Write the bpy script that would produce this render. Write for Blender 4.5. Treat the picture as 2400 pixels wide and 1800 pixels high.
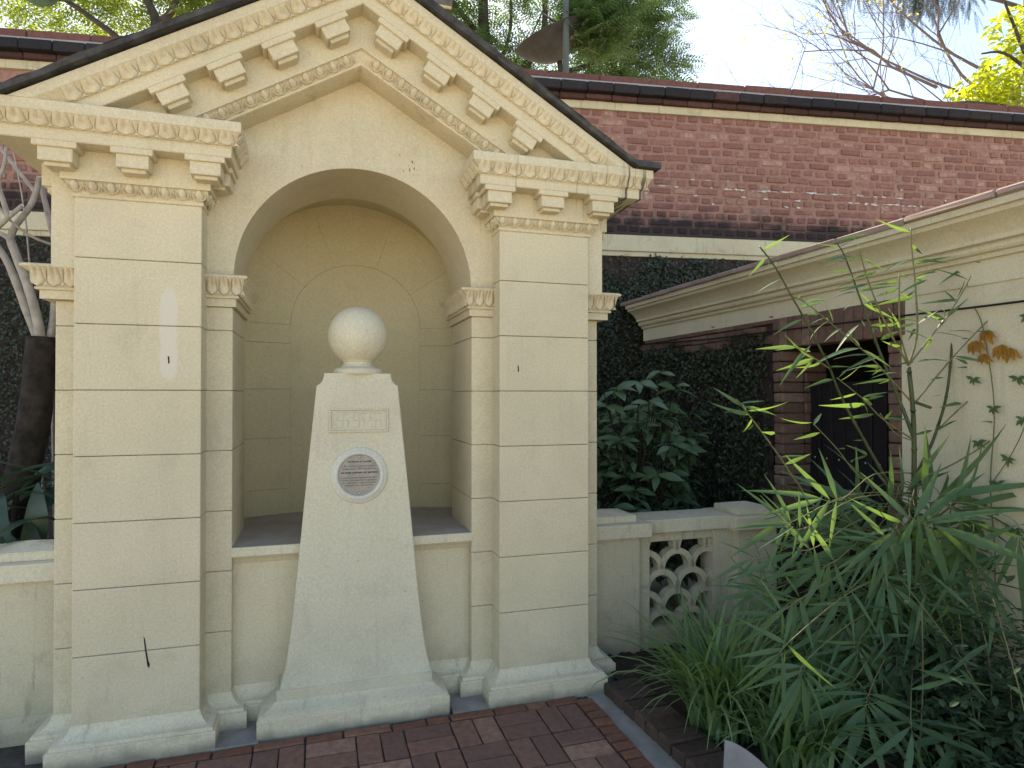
import bpy, bmesh, math, random
import numpy as np
from mathutils import Vector, Matrix
for o in list(bpy.data.objects): bpy.data.objects.remove(o)
scene = bpy.context.scene
COL = scene.collection
R = math.radians
random.seed(11); RNG = np.random.default_rng(11)

# ------------------------------------------------------------ camera, sky, sun, exposure
cam = bpy.data.cameras.new('camera')
cam.sensor_fit = 'HORIZONTAL'; cam.sensor_width = 36.0
cam.lens = 36.0 * 1485.83 / 2400.0
cam.shift_y = 13.66 / 2400.0
cam.clip_start = 0.05; cam.clip_end = 3000
camo = bpy.data.objects.new('camera', cam); COL.objects.link(camo)
camo.location = (1.0644, -3.3515, 1.6616)
camo.rotation_euler = (math.pi/2 + 0.00939, 0, -0.29812)
scene.camera = camo

SUN_EL, SUN_AZ = 46.0, 3.0          # azimuth from +y towards +x: behind the pavilion
world = bpy.data.worlds.new('World'); scene.world = world; world.use_nodes = True
nt = world.node_tree; nt.nodes.clear()
sky = nt.nodes.new('ShaderNodeTexSky'); sky.sky_type = 'NISHITA'; sky.sun_disc = False
sky.sun_elevation = R(SUN_EL); sky.sun_rotation = R(SUN_AZ)
sky.altitude = 1300; sky.air_density = 1.0; sky.dust_density = 1.5; sky.ozone_density = 1.0
bg = nt.nodes.new('ShaderNodeBackground'); bg.inputs['Strength'].default_value = 0.15
wo = nt.nodes.new('ShaderNodeOutputWorld')
nt.links.new(sky.outputs[0], bg.inputs[0]); nt.links.new(bg.outputs[0], wo.inputs[0])
sl = bpy.data.lights.new('sun', 'SUN'); sl.energy = 5.0; sl.angle = R(0.53); sl.color = (1.0, 0.93, 0.82)
so = bpy.data.objects.new('sun', sl); COL.objects.link(so)
el, az = R(SUN_EL), R(SUN_AZ)
to_sun = Vector((math.sin(az)*math.cos(el), math.cos(az)*math.cos(el), math.sin(el)))
so.rotation_euler = to_sun.to_track_quat('Z', 'Y').to_euler()
vs = scene.view_settings
vs.view_transform = 'Standard'; vs.look = 'None'; vs.gamma = 1.0; vs.use_curve_mapping = False
vs.exposure = 1.38
vs.use_white_balance = True; vs.white_balance_temperature = 7800; vs.white_balance_tint = 10

# ------------------------------------------------------------ helpers
def tag(o, label, cat, group=None):
    o['label'] = label; o['category'] = cat
    if group: o['group'] = group
    return o
def thing(name, label, cat, loc=(0, 0, 0), group=None):
    o = bpy.data.objects.new(name, None); COL.objects.link(o); o.location = loc
    o.empty_display_size = .1
    return tag(o, label, cat, group)
def link(name, me, mat=None, parent=None, kind=None):
    o = bpy.data.objects.new(name, me); COL.objects.link(o)
    if mat and not me.materials: me.materials.append(mat)
    if parent:
        o.parent = parent
        o.matrix_parent_inverse = Matrix.Translation(-(parent_world(parent)))
    if kind: o['kind'] = kind
    return o
def parent_world(p): return Vector(p.location) if p.type == 'EMPTY' else Vector((0, 0, 0))
def finish(bm, smooth=False, ang=None):
    bmesh.ops.recalc_face_normals(bm, faces=bm.faces[:])
    me = bpy.data.meshes.new('m'); bm.to_mesh(me); bm.free()
    if smooth: me.polygons.foreach_set('use_smooth', [True]*len(me.polygons))
    if smooth and ang: me.set_sharp_from_angle(angle=R(ang))
    return me
def box_bm(x0, x1, y0, y1, z0, z1, bev=0.0, seg=2, bm=None):
    b = bmesh.new()
    bmesh.ops.create_cube(b, size=1)
    for v in b.verts:
        v.co = Vector(((x0+x1)/2+v.co.x*(x1-x0), (y0+y1)/2+v.co.y*(y1-y0), (z0+z1)/2+v.co.z*(z1-z0)))
    if bev: bmesh.ops.bevel(b, geom=b.edges[:], offset=bev, segments=seg, profile=.5, affect='EDGES')
    if bm is not None:
        me = bpy.data.meshes.new('t'); b.to_mesh(me); bm.from_mesh(me); bpy.data.meshes.remove(me); b.free(); return bm
    return b
def box(name, x0, x1, y0, y1, z0, z1, mat, parent=None, bev=0.004, seg=2, kind=None):
    me = finish(box_bm(x0, x1, y0, y1, z0, z1, bev, seg))
    return link(name, me, mat, parent, kind)
def raw(verts, faces, smooth=False):
    me = bpy.data.meshes.new('m'); me.from_pydata([tuple(v) for v in verts], [], faces); me.update()
    if smooth: me.polygons.foreach_set('use_smooth', [True]*len(me.polygons))
    return me
def prism_y(name, pts, y0, y1, mat, parent=None, bev=0, smooth=False):
    """polygon in x,z extruded in y"""
    b = bmesh.new()
    f = b.faces.new([b.verts.new((x, y0, z)) for x, z in pts])
    r = bmesh.ops.extrude_face_region(b, geom=[f])
    for v in r['geom']:
        if isinstance(v, bmesh.types.BMVert): v.co.y = y1
    if bev: bmesh.ops.bevel(b, geom=b.edges[:], offset=bev, segments=2, profile=.5, affect='EDGES')
    return link(name, finish(b), mat, parent)
def offset_path(path, e, side):
    """mitred offset of an open plan polyline"""
    P = [Vector(p) for p in path]; out = []
    def nrm(a, b):
        d = (b-a).normalized(); return Vector((d.y, -d.x))*side
    for i, p in enumerate(P):
        if i == 0: n = nrm(P[0], P[1]); out.append(p+n*e)
        elif i == len(P)-1: n = nrm(P[-2], P[-1]); out.append(p+n*e)
        else:
            n1 = nrm(P[i-1], p); n2 = nrm(p, P[i+1]); m = (n1+n2)
            m = m/ (1+n1.dot(n2)); out.append(p+m*e)
    return out
def sweep(name, path, prof, mat, parent, side=1, inner=-0.03, smooth=30, kind=None):
    """prof: list of (e,z) bottom to top; closed at the back by e=inner"""
    pr = [(inner, prof[0][1])] + list(prof) + [(inner, prof[-1][1])]
    rows = [[(q.x, q.y, z) for q in offset_path(path, e, side)] for e, z in pr]
    n, m = len(pr), len(path); b = bmesh.new()
    V = [[b.verts.new(c) for c in r] for r in rows]
    for i in range(n):
        k = (i+1) % n
        for j in range(m-1): b.faces.new((V[i][j], V[i][j+1], V[k][j+1], V[k][j]))
    b.faces.new([V[i][0] for i in range(n)]); b.faces.new([V[i][-1] for i in range(n)][::-1])
    return link(name, finish(b, True, smooth), mat, parent, kind)
def tube_arrays(pts, r0, r1, sides=7, cap=True, wob=0.0, radii=None):
    P = [Vector(p) for p in pts]; n = len(P); V = []; Fc = []
    up = Vector((.3, .2, 1)).normalized()
    for i, p in enumerate(P):
        d = (P[min(i+1, n-1)]-P[max(i-1, 0)]).normalized()
        a = d.cross(up)
        if a.length < .05: a = d.cross(Vector((1, 0, 0)))
        a.normalize(); c = d.cross(a).normalized()
        r = radii[i] if radii else r0+(r1-r0)*i/(n-1)
        for k in range(sides):
            t = 2*math.pi*k/sides; rr = r*(1+wob*random.uniform(-1, 1))
            V.append(p+a*(math.cos(t)*rr)+c*(math.sin(t)*rr))
    for i in range(n-1):
        for k in range(sides):
            k2 = (k+1) % sides
            Fc.append((i*sides+k, i*sides+k2, (i+1)*sides+k2, (i+1)*sides+k))
    if cap:
        Fc.append(tuple(range(sides))[::-1]); Fc.append(tuple((n-1)*sides+k for k in range(sides)))
    return V, Fc
def smooth_path(pts, sub=4):
    P = [Vector(p) for p in pts]; out = []
    for i in range(len(P)-1):
        p0, p1, p2, p3 = P[max(i-1, 0)], P[i], P[i+1], P[min(i+2, len(P)-1)]
        for k in range(sub):
            t = k/sub
            out.append(.5*((2*p1)+(p2-p0)*t+(2*p0-5*p1+4*p2-p3)*t*t+(3*p1-p0-3*p2+p3)*t**3))
    out.append(P[-1]); return out
def tube(name, pts, r0, r1, mat, parent=None, sides=8, sub=4, wob=0., kind=None):
    V, Fc = tube_arrays(smooth_path(pts, sub), r0, r1, sides, True, wob)
    return link(name, raw(V, Fc, True), mat, parent, kind)
def lathe(name, prof, c, mat, parent, seg=48, axis='z', ang=35):
    """prof (r,h)"""
    V = []; Fc = []; n = len(prof)
    for r, h in prof:
        for k in range(seg):
            t = 2*math.pi*k/seg
            if axis == 'z': V.append((c[0]+r*math.cos(t), c[1]+r*math.sin(t), c[2]+h))
            else: V.append((c[0]+r*math.cos(t), c[1]-h, c[2]+r*math.sin(t)))
    for i in range(n-1):
        for k in range(seg):
            k2 = (k+1) % seg; Fc.append((i*seg+k, i*seg+k2, (i+1)*seg+k2, (i+1)*seg+k))
    Fc.append(tuple(range(seg))[::-1]); Fc.append(tuple((n-1)*seg+k for k in range(seg)))
    b = bmesh.new(); me = raw(V, Fc); b.from_mesh(me)
    return link(name, finish(b, True, ang), mat, parent)
class Acc:
    """gathers many small copies of templates into one mesh"""
    def __init__(s): s.V = []; s.F = []; s.n = 0
    def add(s, tv, tf, M):
        tv = np.asarray(tv); A = np.array(M.to_3x3()); t = np.array(M.translation)
        s.V.append(tv@A.T+t)
        s.F += [tuple(i+s.n for i in f) for f in tf]; s.n += len(tv)
    def mesh(s, smooth=False): return raw(np.concatenate(s.V), s.F, smooth)
def frame(p, d, up=(0, 0, 1), roll=0.0, sc=1.0):
    """matrix whose local +y is d"""
    d = Vector(d).normalized(); u = Vector(up)
    x = d.cross(u)
    if x.length < .02: x = d.cross(Vector((1, .1, 0)))
    x.normalize(); z = x.cross(d).normalized()
    M = Matrix((x, d, z)).transposed()
    M = M @ Matrix.Rotation(roll, 3, 'Y')
    M = M*sc
    M = M.to_4x4(); M.translation = Vector(p); return M

# ------------------------------------------------------------ materials
def mat_new(name):
    m = bpy.data.materials.new(name); m.use_nodes = True
    t = m.node_tree; p = t.nodes['Principled BSDF']; return m, t, p
def nd(t, kind, **kw):
    n = t.nodes.new(kind)
    for k, v in kw.items():
        if k in n.inputs: n.inputs[k].default_value = v
        else: setattr(n, k, v)
    return n
def mixc(t, fac, a, b, mode='MIX'):
    n = t.nodes.new('ShaderNodeMix'); n.data_type = 'RGBA'; n.blend_type = mode
    for s, v in ((n.inputs[0], fac), (n.inputs[6], a), (n.inputs[7], b)):
        if isinstance(v, (int, float)): s.default_value = v
        elif isinstance(v, tuple): s.default_value = (*v, 1)
        else: t.links.new(v, s)
    return n.outputs[2]
def mth(t, op, a, b=None, clamp=False):
    n = t.nodes.new('ShaderNodeMath'); n.operation = op; n.use_clamp = clamp
    for s, v in ((n.inputs[0], a), (n.inputs[1], b)):
        if v is None: continue
        if isinstance(v, (int, float)): s.default_value = v
        else: t.links.new(v, s)
    return n.outputs[0]
def ramp(t, src, stops):
    n = t.nodes.new('ShaderNodeValToRGB'); e = n.color_ramp.elements
    while len(e) < len(stops): e.new(.5)
    for k, (p, v) in enumerate(stops):
        e[k].position = p; e[k].color = (v, v, v, 1) if isinstance(v, (int, float)) else (*v, 1)
    t.links.new(src, n.inputs[0]); return n.outputs[0]
def pos(t): return t.nodes.new('ShaderNodeNewGeometry').outputs['Position']
def noise(t, vec, scale, detail=4, rough=.55, dist=0.0):
    n = nd(t, 'ShaderNodeTexNoise', Scale=scale, Detail=detail, Roughness=rough, Distortion=dist)
    t.links.new(vec, n.inputs['Vector']); return n.outputs[0]
def stretch(t, vec, s):
    n = t.nodes.new('ShaderNodeMapping'); n.inputs['Scale'].default_value = s
    t.links.new(vec, n.inputs[0]); return n.outputs[0]
def bump(t, p, h, strength=.3, dist=.004):
    b = nd(t, 'ShaderNodeBump', Strength=strength, Distance=dist)
    t.links.new(h, b.inputs['Height']); t.links.new(b.outputs[0], p.inputs['Normal'])
def stucco(name, c1, c2, dirt=(.30, .27, .20), dirt_amt=.35, streak=.25, low=.0, rough=.85, marks=False, lowh=.6):
    """painted lime stucco: two-tone mottling, specks, rain streaks, splash grime near the ground"""
    m, t, p = mat_new(name); P = pos(t)
    big = ramp(t, noise(t, P, 1.7, 5, .6), [(.38, 0.), (.64, 1.)])
    col = mixc(t, big, c1, c2)
    fine = ramp(t, noise(t, P, 95, 2, .7), [(.3, .86), (.7, 1.06)])
    col = mixc(t, 1.0, col, fine, 'MULTIPLY')
    blot = ramp(t, noise(t, P, 6.5, 6, .65, .4), [(.56, 0.), (.76, 1.)])
    col = mixc(t, mth(t, 'MULTIPLY', blot, dirt_amt), col, dirt)
    st = ramp(t, noise(t, stretch(t, P, (14, 14, 1.1)), 1.6, 5, .62), [(.58, 0.), (.74, 1.)])
    col = mixc(t, mth(t, 'MULTIPLY', st, streak), col, tuple(v*.8 for v in dirt))
    speck = ramp(t, noise(t, P, 34, 2, .5), [(.72, 0.), (.76, 1.)])
    col = mixc(t, mth(t, 'MULTIPLY', speck, .25), col, (.16, .13, .09))
    if low:
        z = nd(t, 'ShaderNodeSeparateXYZ'); t.links.new(P, z.inputs[0])
        mr = nd(t, 'ShaderNodeMapRange'); t.links.new(z.outputs[2], mr.inputs[0])
        mr.inputs[1].default_value = 0.0; mr.inputs[2].default_value = lowh; mr.inputs[3].default_value = 1; mr.inputs[4].default_value = 0
        h = mth(t, 'ADD', mr.outputs[0], mth(t, 'MULTIPLY', mth(t, 'SUBTRACT', noise(t, P, 5, 5, .6), .5), 1.1))
        g = ramp(t, h, [(.5, 0.), (1.0, 1.)])
        col = mixc(t, mth(t, 'MULTIPLY', g, low), col, (.20, .19, .15))
    if marks:
        sp = nd(t, 'ShaderNodeSeparateXYZ'); t.links.new(P, sp.inputs[0])
        def band(sock, lo, hi, soft):
            a_ = nd(t, 'ShaderNodeMapRange'); t.links.new(sock, a_.inputs[0]); a_.inputs[1].default_value = lo-soft; a_.inputs[2].default_value = lo+soft
            b_ = nd(t, 'ShaderNodeMapRange'); t.links.new(sock, b_.inputs[0]); b_.inputs[1].default_value = hi-soft; b_.inputs[2].default_value = hi+soft; b_.inputs[3].default_value = 1; b_.inputs[4].default_value = 0
            return mth(t, 'MULTIPLY', a_.outputs[0], b_.outputs[0])
        # repaired, unpainted patch on the left pier
        pm = mth(t, 'MULTIPLY', mth(t, 'MULTIPLY', band(sp.outputs[0], .352, .428, .022), band(sp.outputs[2], 1.74, 2.17, .05)), band(sp.outputs[1], -.05, .03, .004))
        pm = ramp(t, mth(t, 'ADD', pm, mth(t, 'MULTIPLY', mth(t, 'SUBTRACT', noise(t, P, 22, 4, .6), .5), .9)), [(.42, 0.), (.66, .85)])
        pm = mth(t, 'MULTIPLY', pm, band(sp.outputs[0], .30, .47, .01))
        col = mixc(t, mth(t, 'MULTIPLY', pm, band(sp.outputs[2], 1.6, 2.3, .02)), col, (.66, .62, .52))
        # black rain runs at the right end of the cornice
        rn = ramp(t, noise(t, stretch(t, P, (30, 3, .8)), 1.3, 3, .6), [(.50, 0.), (.58, .85)])
        rm = mth(t, 'MULTIPLY', mth(t, 'MULTIPLY', band(sp.outputs[0], 2.69, 2.84, .02), band(sp.outputs[2], 2.72, 2.95, .05)), rn)
        col = mixc(t, rm, col, (.035, .035, .035))
        rn2 = ramp(t, noise(t, stretch(t, P, (22, 3, .7)), 1.3, 3, .6), [(.60, 0.), (.68, .45)])
        rm2 = mth(t, 'MULTIPLY', mth(t, 'MULTIPLY', band(sp.outputs[0], 1.85, 2.75, .05), band(sp.outputs[2], 2.68, 2.95, .08)), rn2)
        col = mixc(t, rm2, col, (.09, .08, .07))
    t.links.new(col, p.inputs['Base Color']); p.inputs['Roughness'].default_value = rough
    p.inputs['Specular IOR Level'].default_value = .25
    hh = mth(t, 'ADD', noise(t, P, 160, 2, .6), mth(t, 'MULTIPLY', noise(t, P, 14, 3, .5), 1.6))
    bump(t, p, hh, .35, .0035)
    return m
def leafmat(name, col, col2, trans=.35, tcol=None, rough=.45, spec=.4, vein=False):
    m, t, p = mat_new(name); P = pos(t)
    oi = t.nodes.new('ShaderNodeObjectInfo')
    gn = t.nodes.new('ShaderNodeNewGeometry')
    v = mth(t, 'ADD', mth(t, 'MULTIPLY', noise(t, P, 9, 3), .7), mth(t, 'MULTIPLY', gn.outputs['Random Per Island'], .6))
    f = ramp(t, v, [(.3, 0.), (.85, 1.)])
    c = mixc(t, f, col, col2)
    t.links.new(c, p.inputs['Base Color']); p.inputs['Roughness'].default_value = rough
    p.inputs['Specular IOR Level'].default_value = spec
    if trans:
        tr = t.nodes.new('ShaderNodeBsdfTranslucent')
        tc = mixc(t, f, tcol or col, tuple(min(1, x*1.25) for x in (tcol or col2)))
        t.links.new(tc, tr.inputs[0])
        mx = t.nodes.new('ShaderNodeMixShader'); mx.inputs[0].default_value = trans
        t.links.new(p.outputs[0], mx.inputs[1]); t.links.new(tr.outputs[0], mx.inputs[2])
        t.links.new(mx.outputs[0], t.nodes['Material Output'].inputs[0])
    return m
def brickmat(name, ca, cb, cc, moss=None, topdark=0., stain=None):
    m, t, p = mat_new(name); P = pos(t)
    oi = t.nodes.new('ShaderNodeObjectInfo')
    isl = t.nodes.new('ShaderNodeNewGeometry').outputs['Random Per Island']
    rnd = mth(t, 'FRACT', mth(t, 'ADD', oi.outputs['Random'], isl))
    c = mixc(t, ramp(t, rnd, [(.15, 0.), (.6, 1.)]), ca, cb)
    c = mixc(t, ramp(t, rnd, [(.78, 0.), (.92, 1.)]), c, cc)
    c = mixc(t, ramp(t, noise(t, P, 26, 5, .65), [(.35, 0.), (.75, .75)]), c, tuple(v*.45 for v in ca))
    c = mixc(t, ramp(t, noise(t, P, 70, 3, .6), [(.62, 0.), (.8, .5)]), c, tuple(min(1, v*1.9) for v in cb))
    if stain:
        # (z_lo, z_hi, colour): an algae stain with a ragged upper edge
        z = nd(t, 'ShaderNodeSeparateXYZ'); t.links.new(P, z.inputs[0])
        h = mth(t, 'ADD', z.outputs[2], mth(t, 'MULTIPLY', noise(t, P, 3.5, 5, .6), .55))
        g = nd(t, 'ShaderNodeMapRange'); t.links.new(h, g.inputs[0])
        g.inputs[1].default_value = stain[0]; g.inputs[2].default_value = stain[1]; g.inputs[3].default_value = .96; g.inputs[4].default_value = 0
        c = mixc(t, g.outputs[0], c, stain[2])
    if moss:
        c = mixc(t, ramp(t, noise(t, P, 7, 5, .6), [(.5, 0.), (.72, .8)]), c, moss)
    t.links.new(c, p.inputs['Base Color']); p.inputs['Roughness'].default_value = .9
    p.inputs['Specular IOR Level'].default_value = .2
    bump(t, p, noise(t, P, 120, 4, .65), .5, .004)
    return m
def plainmat(name, c1, c2, scale=8, rough=.8, metal=0., bmp=.3, bscale=80, spec=.3):
    m, t, p = mat_new(name); P = pos(t)
    c = mixc(t, ramp(t, noise(t, P, scale, 5, .6), [(.35, 0.), (.68, 1.)]), c1, c2)
    t.links.new(c, p.inputs['Base Color']); p.inputs['Roughness'].default_value = rough
    p.inputs['Metallic'].default_value = metal; p.inputs['Specular IOR Level'].default_value = spec
    if bmp: bump(t, p, noise(t, P, bscale, 4, .6), bmp, .004)
    return m

CREAM = stucco('cream_stucco', (.68, .60, .425), (.61, .54, .38), (.36, .31, .21), .28, .16, .35, marks=True)
ORN = stucco('cream_ornament', (.70, .61, .43), (.60, .515, .35), (.28, .23, .15), .45, .30, marks=True)
PALE = stucco('pale_obelisk_paint', (.68, .625, .465), (.62, .57, .42), (.36, .32, .24), .30, .18, .30)
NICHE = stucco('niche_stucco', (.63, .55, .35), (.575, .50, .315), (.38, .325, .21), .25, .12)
COPING = stucco('weathered_coping', (.70, .64, .475), (.62, .56, .415), (.26, .23, .17), .5, .40, .85, lowh=.10)
LOWWALL = stucco('low_wall_paint', (.64, .57, .405), (.57, .505, .355), (.20, .18, .13), .45, .60, .5)
BENCHTOP = plainmat('grey_bench_cement', (.42, .385, .345), (.33, .30, .27), 6, .9)
SLAB = plainmat('black_weathered_slab', (.035, .035, .038), (.09, .088, .082), 14, .9, bmp=.6)
GRIME = plainmat('black_mould', (.03, .028, .025), (.055, .05, .045), 20, .95)
PAVE = brickmat('paving_brick', (.27, .145, .112), (.20, .115, .094), (.40, .235, .175))
PAVE_EDGE = brickmat('border_brick', (.25, .115, .075), (.20, .095, .065), (.30, .16, .11))
OLDBRICK = brickmat('old_wall_brick', (.34, .17, .135), (.27, .13, .107), (.47, .29, .23), stain=(3.80, 4.06, (.024, .022, .026)))
MORTAR = brickmat('old_wall_mortar', (.42, .24, .19), (.37, .205, .165), (.46, .29, .235), stain=(3.78, 3.98, (.05, .036, .034)))
GATEBRICK = brickmat('gateway_brick', (.205, .125, .095), (.165, .10, .08), (.26, .175, .135))
EDGEBRICK = brickmat('mossy_edging_brick', (.105, .068, .052), (.08, .056, .045), (.13, .088, .068), moss=(.035, .042, .024))
CEMENT = plainmat('grey_cement', (.30, .29, .275), (.20, .195, .185), 9, .92)
SOIL = plainmat('dark_soil', (.030, .022, .016), (.055, .042, .030), 12, 1.0, bmp=1.0, bscale=40)
SAND = plainmat('joint_sand', (.045, .038, .033), (.10, .085, .072), 20, 1.0)
BR={
 'A':([[4.029, -0.8, 0.463], [4.043, -0.8, 1.023], [4.045, -0.8, 1.248], [4.046, -0.8, 1.425], [4.037, -0.8, 1.619], [4.012, -0.8, 1.812]],0.013,0.011),
 'A1':([[4.012, -0.8, 1.828], [3.928, -0.825, 2.0], [3.897, -0.85, 2.28]],0.005,0.003),
 'A2':([[4.012, -0.8, 1.82], [3.911, -0.767, 2.014], [3.825, -0.733, 2.249], [3.79, -0.7, 2.448]],0.006,0.003),
 'A3':([[4.012, -0.8, 1.82], [4.086, -0.788, 1.993], [4.087, -0.775, 2.28], [4.086, -0.762, 2.405], [4.091, -0.75, 2.557]],0.006,0.003),
 'A4':([[4.012, -0.8, 1.82], [4.224, -0.875, 2.117], [4.256, -0.95, 2.274]],0.005,0.002),
 'B':([[4.046, -0.8, 1.441], [3.999, -0.76, 1.627], [3.93, -0.72, 1.847], [3.829, -0.68, 2.159], [3.758, -0.64, 2.41], [3.736, -0.6, 2.492]],0.01,0.003),
 'Cc':([[4.043, -0.8, 1.023], [3.848, -0.829, 1.212], [3.538, -0.857, 1.621], [3.418, -0.886, 1.8], [3.284, -0.914, 1.972], [3.146, -0.943, 2.128], [3.037, -0.971, 2.244], [2.932, -1.0, 2.321]],0.009,0.003),
 'D':([[4.042, -0.8, 0.863], [3.393, -0.86, 1.108], [3.205, -0.92, 1.25], [3.027, -0.98, 1.417], [2.842, -1.04, 1.579], [2.736, -1.1, 1.646]],0.006,0.003),
 'E':([[4.043, -0.8, 1.063], [3.658, -0.85, 1.245], [3.448, -0.9, 1.408], [3.267, -0.95, 1.53]],0.004,0.002),
 'Ff':([[4.045, -0.8, 1.232], [4.132, -0.78, 1.316], [4.244, -0.76, 1.46], [4.359, -0.74, 1.71], [4.433, -0.72, 2.137], [4.449, -0.7, 2.313]],0.009,0.005),
 'G':([[4.256, -0.75, 1.467], [4.439, -0.833, 1.667], [4.676, -0.917, 1.833], [4.685, -1.0, 1.893]],0.004,0.002),
 'G2':([[4.047, -0.8, 1.619], [4.243, -0.867, 1.869], [4.417, -0.933, 2.069], [4.556, -1.0, 2.21]],0.005,0.002),
 'H':([[4.045, -0.8, 1.248], [4.127, -0.863, 1.269], [4.368, -0.925, 1.403], [4.568, -0.988, 1.579], [4.628, -1.05, 1.667]],0.005,0.002),
 'I':([[4.053, -0.8, 0.942], [4.513, -0.825, 1.218], [4.64, -0.85, 1.416], [4.736, -0.875, 1.626], [4.803, -0.9, 1.835]],0.006,0.004),
 'J':([[3.357, -0.95, 1.789], [3.222, -1.0, 1.835], [3.069, -1.05, 1.883]],0.003,0.002),
 'K':([[4.037, -0.8, 1.631], [4.06, -0.825, 1.619], [4.103, -0.85, 1.599]],0.009,0.008),
 'L':([[4.032, -0.8, 1.627], [3.86, -0.83, 1.746], [3.68, -0.86, 1.866], [3.461, -0.89, 1.987], [3.27, -0.92, 2.087], [3.148, -0.95, 2.12]],0.004,0.002),
 'M':([[4.036, -0.8, 1.434], [3.787, -0.85, 1.543], [3.599, -0.9, 1.652], [3.401, -0.95, 1.746]],0.004,0.002),
 'N':([[4.046, -0.8, 1.425], [3.894, -0.825, 1.47], [3.767, -0.85, 1.574]],0.003,0.002),
}
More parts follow.
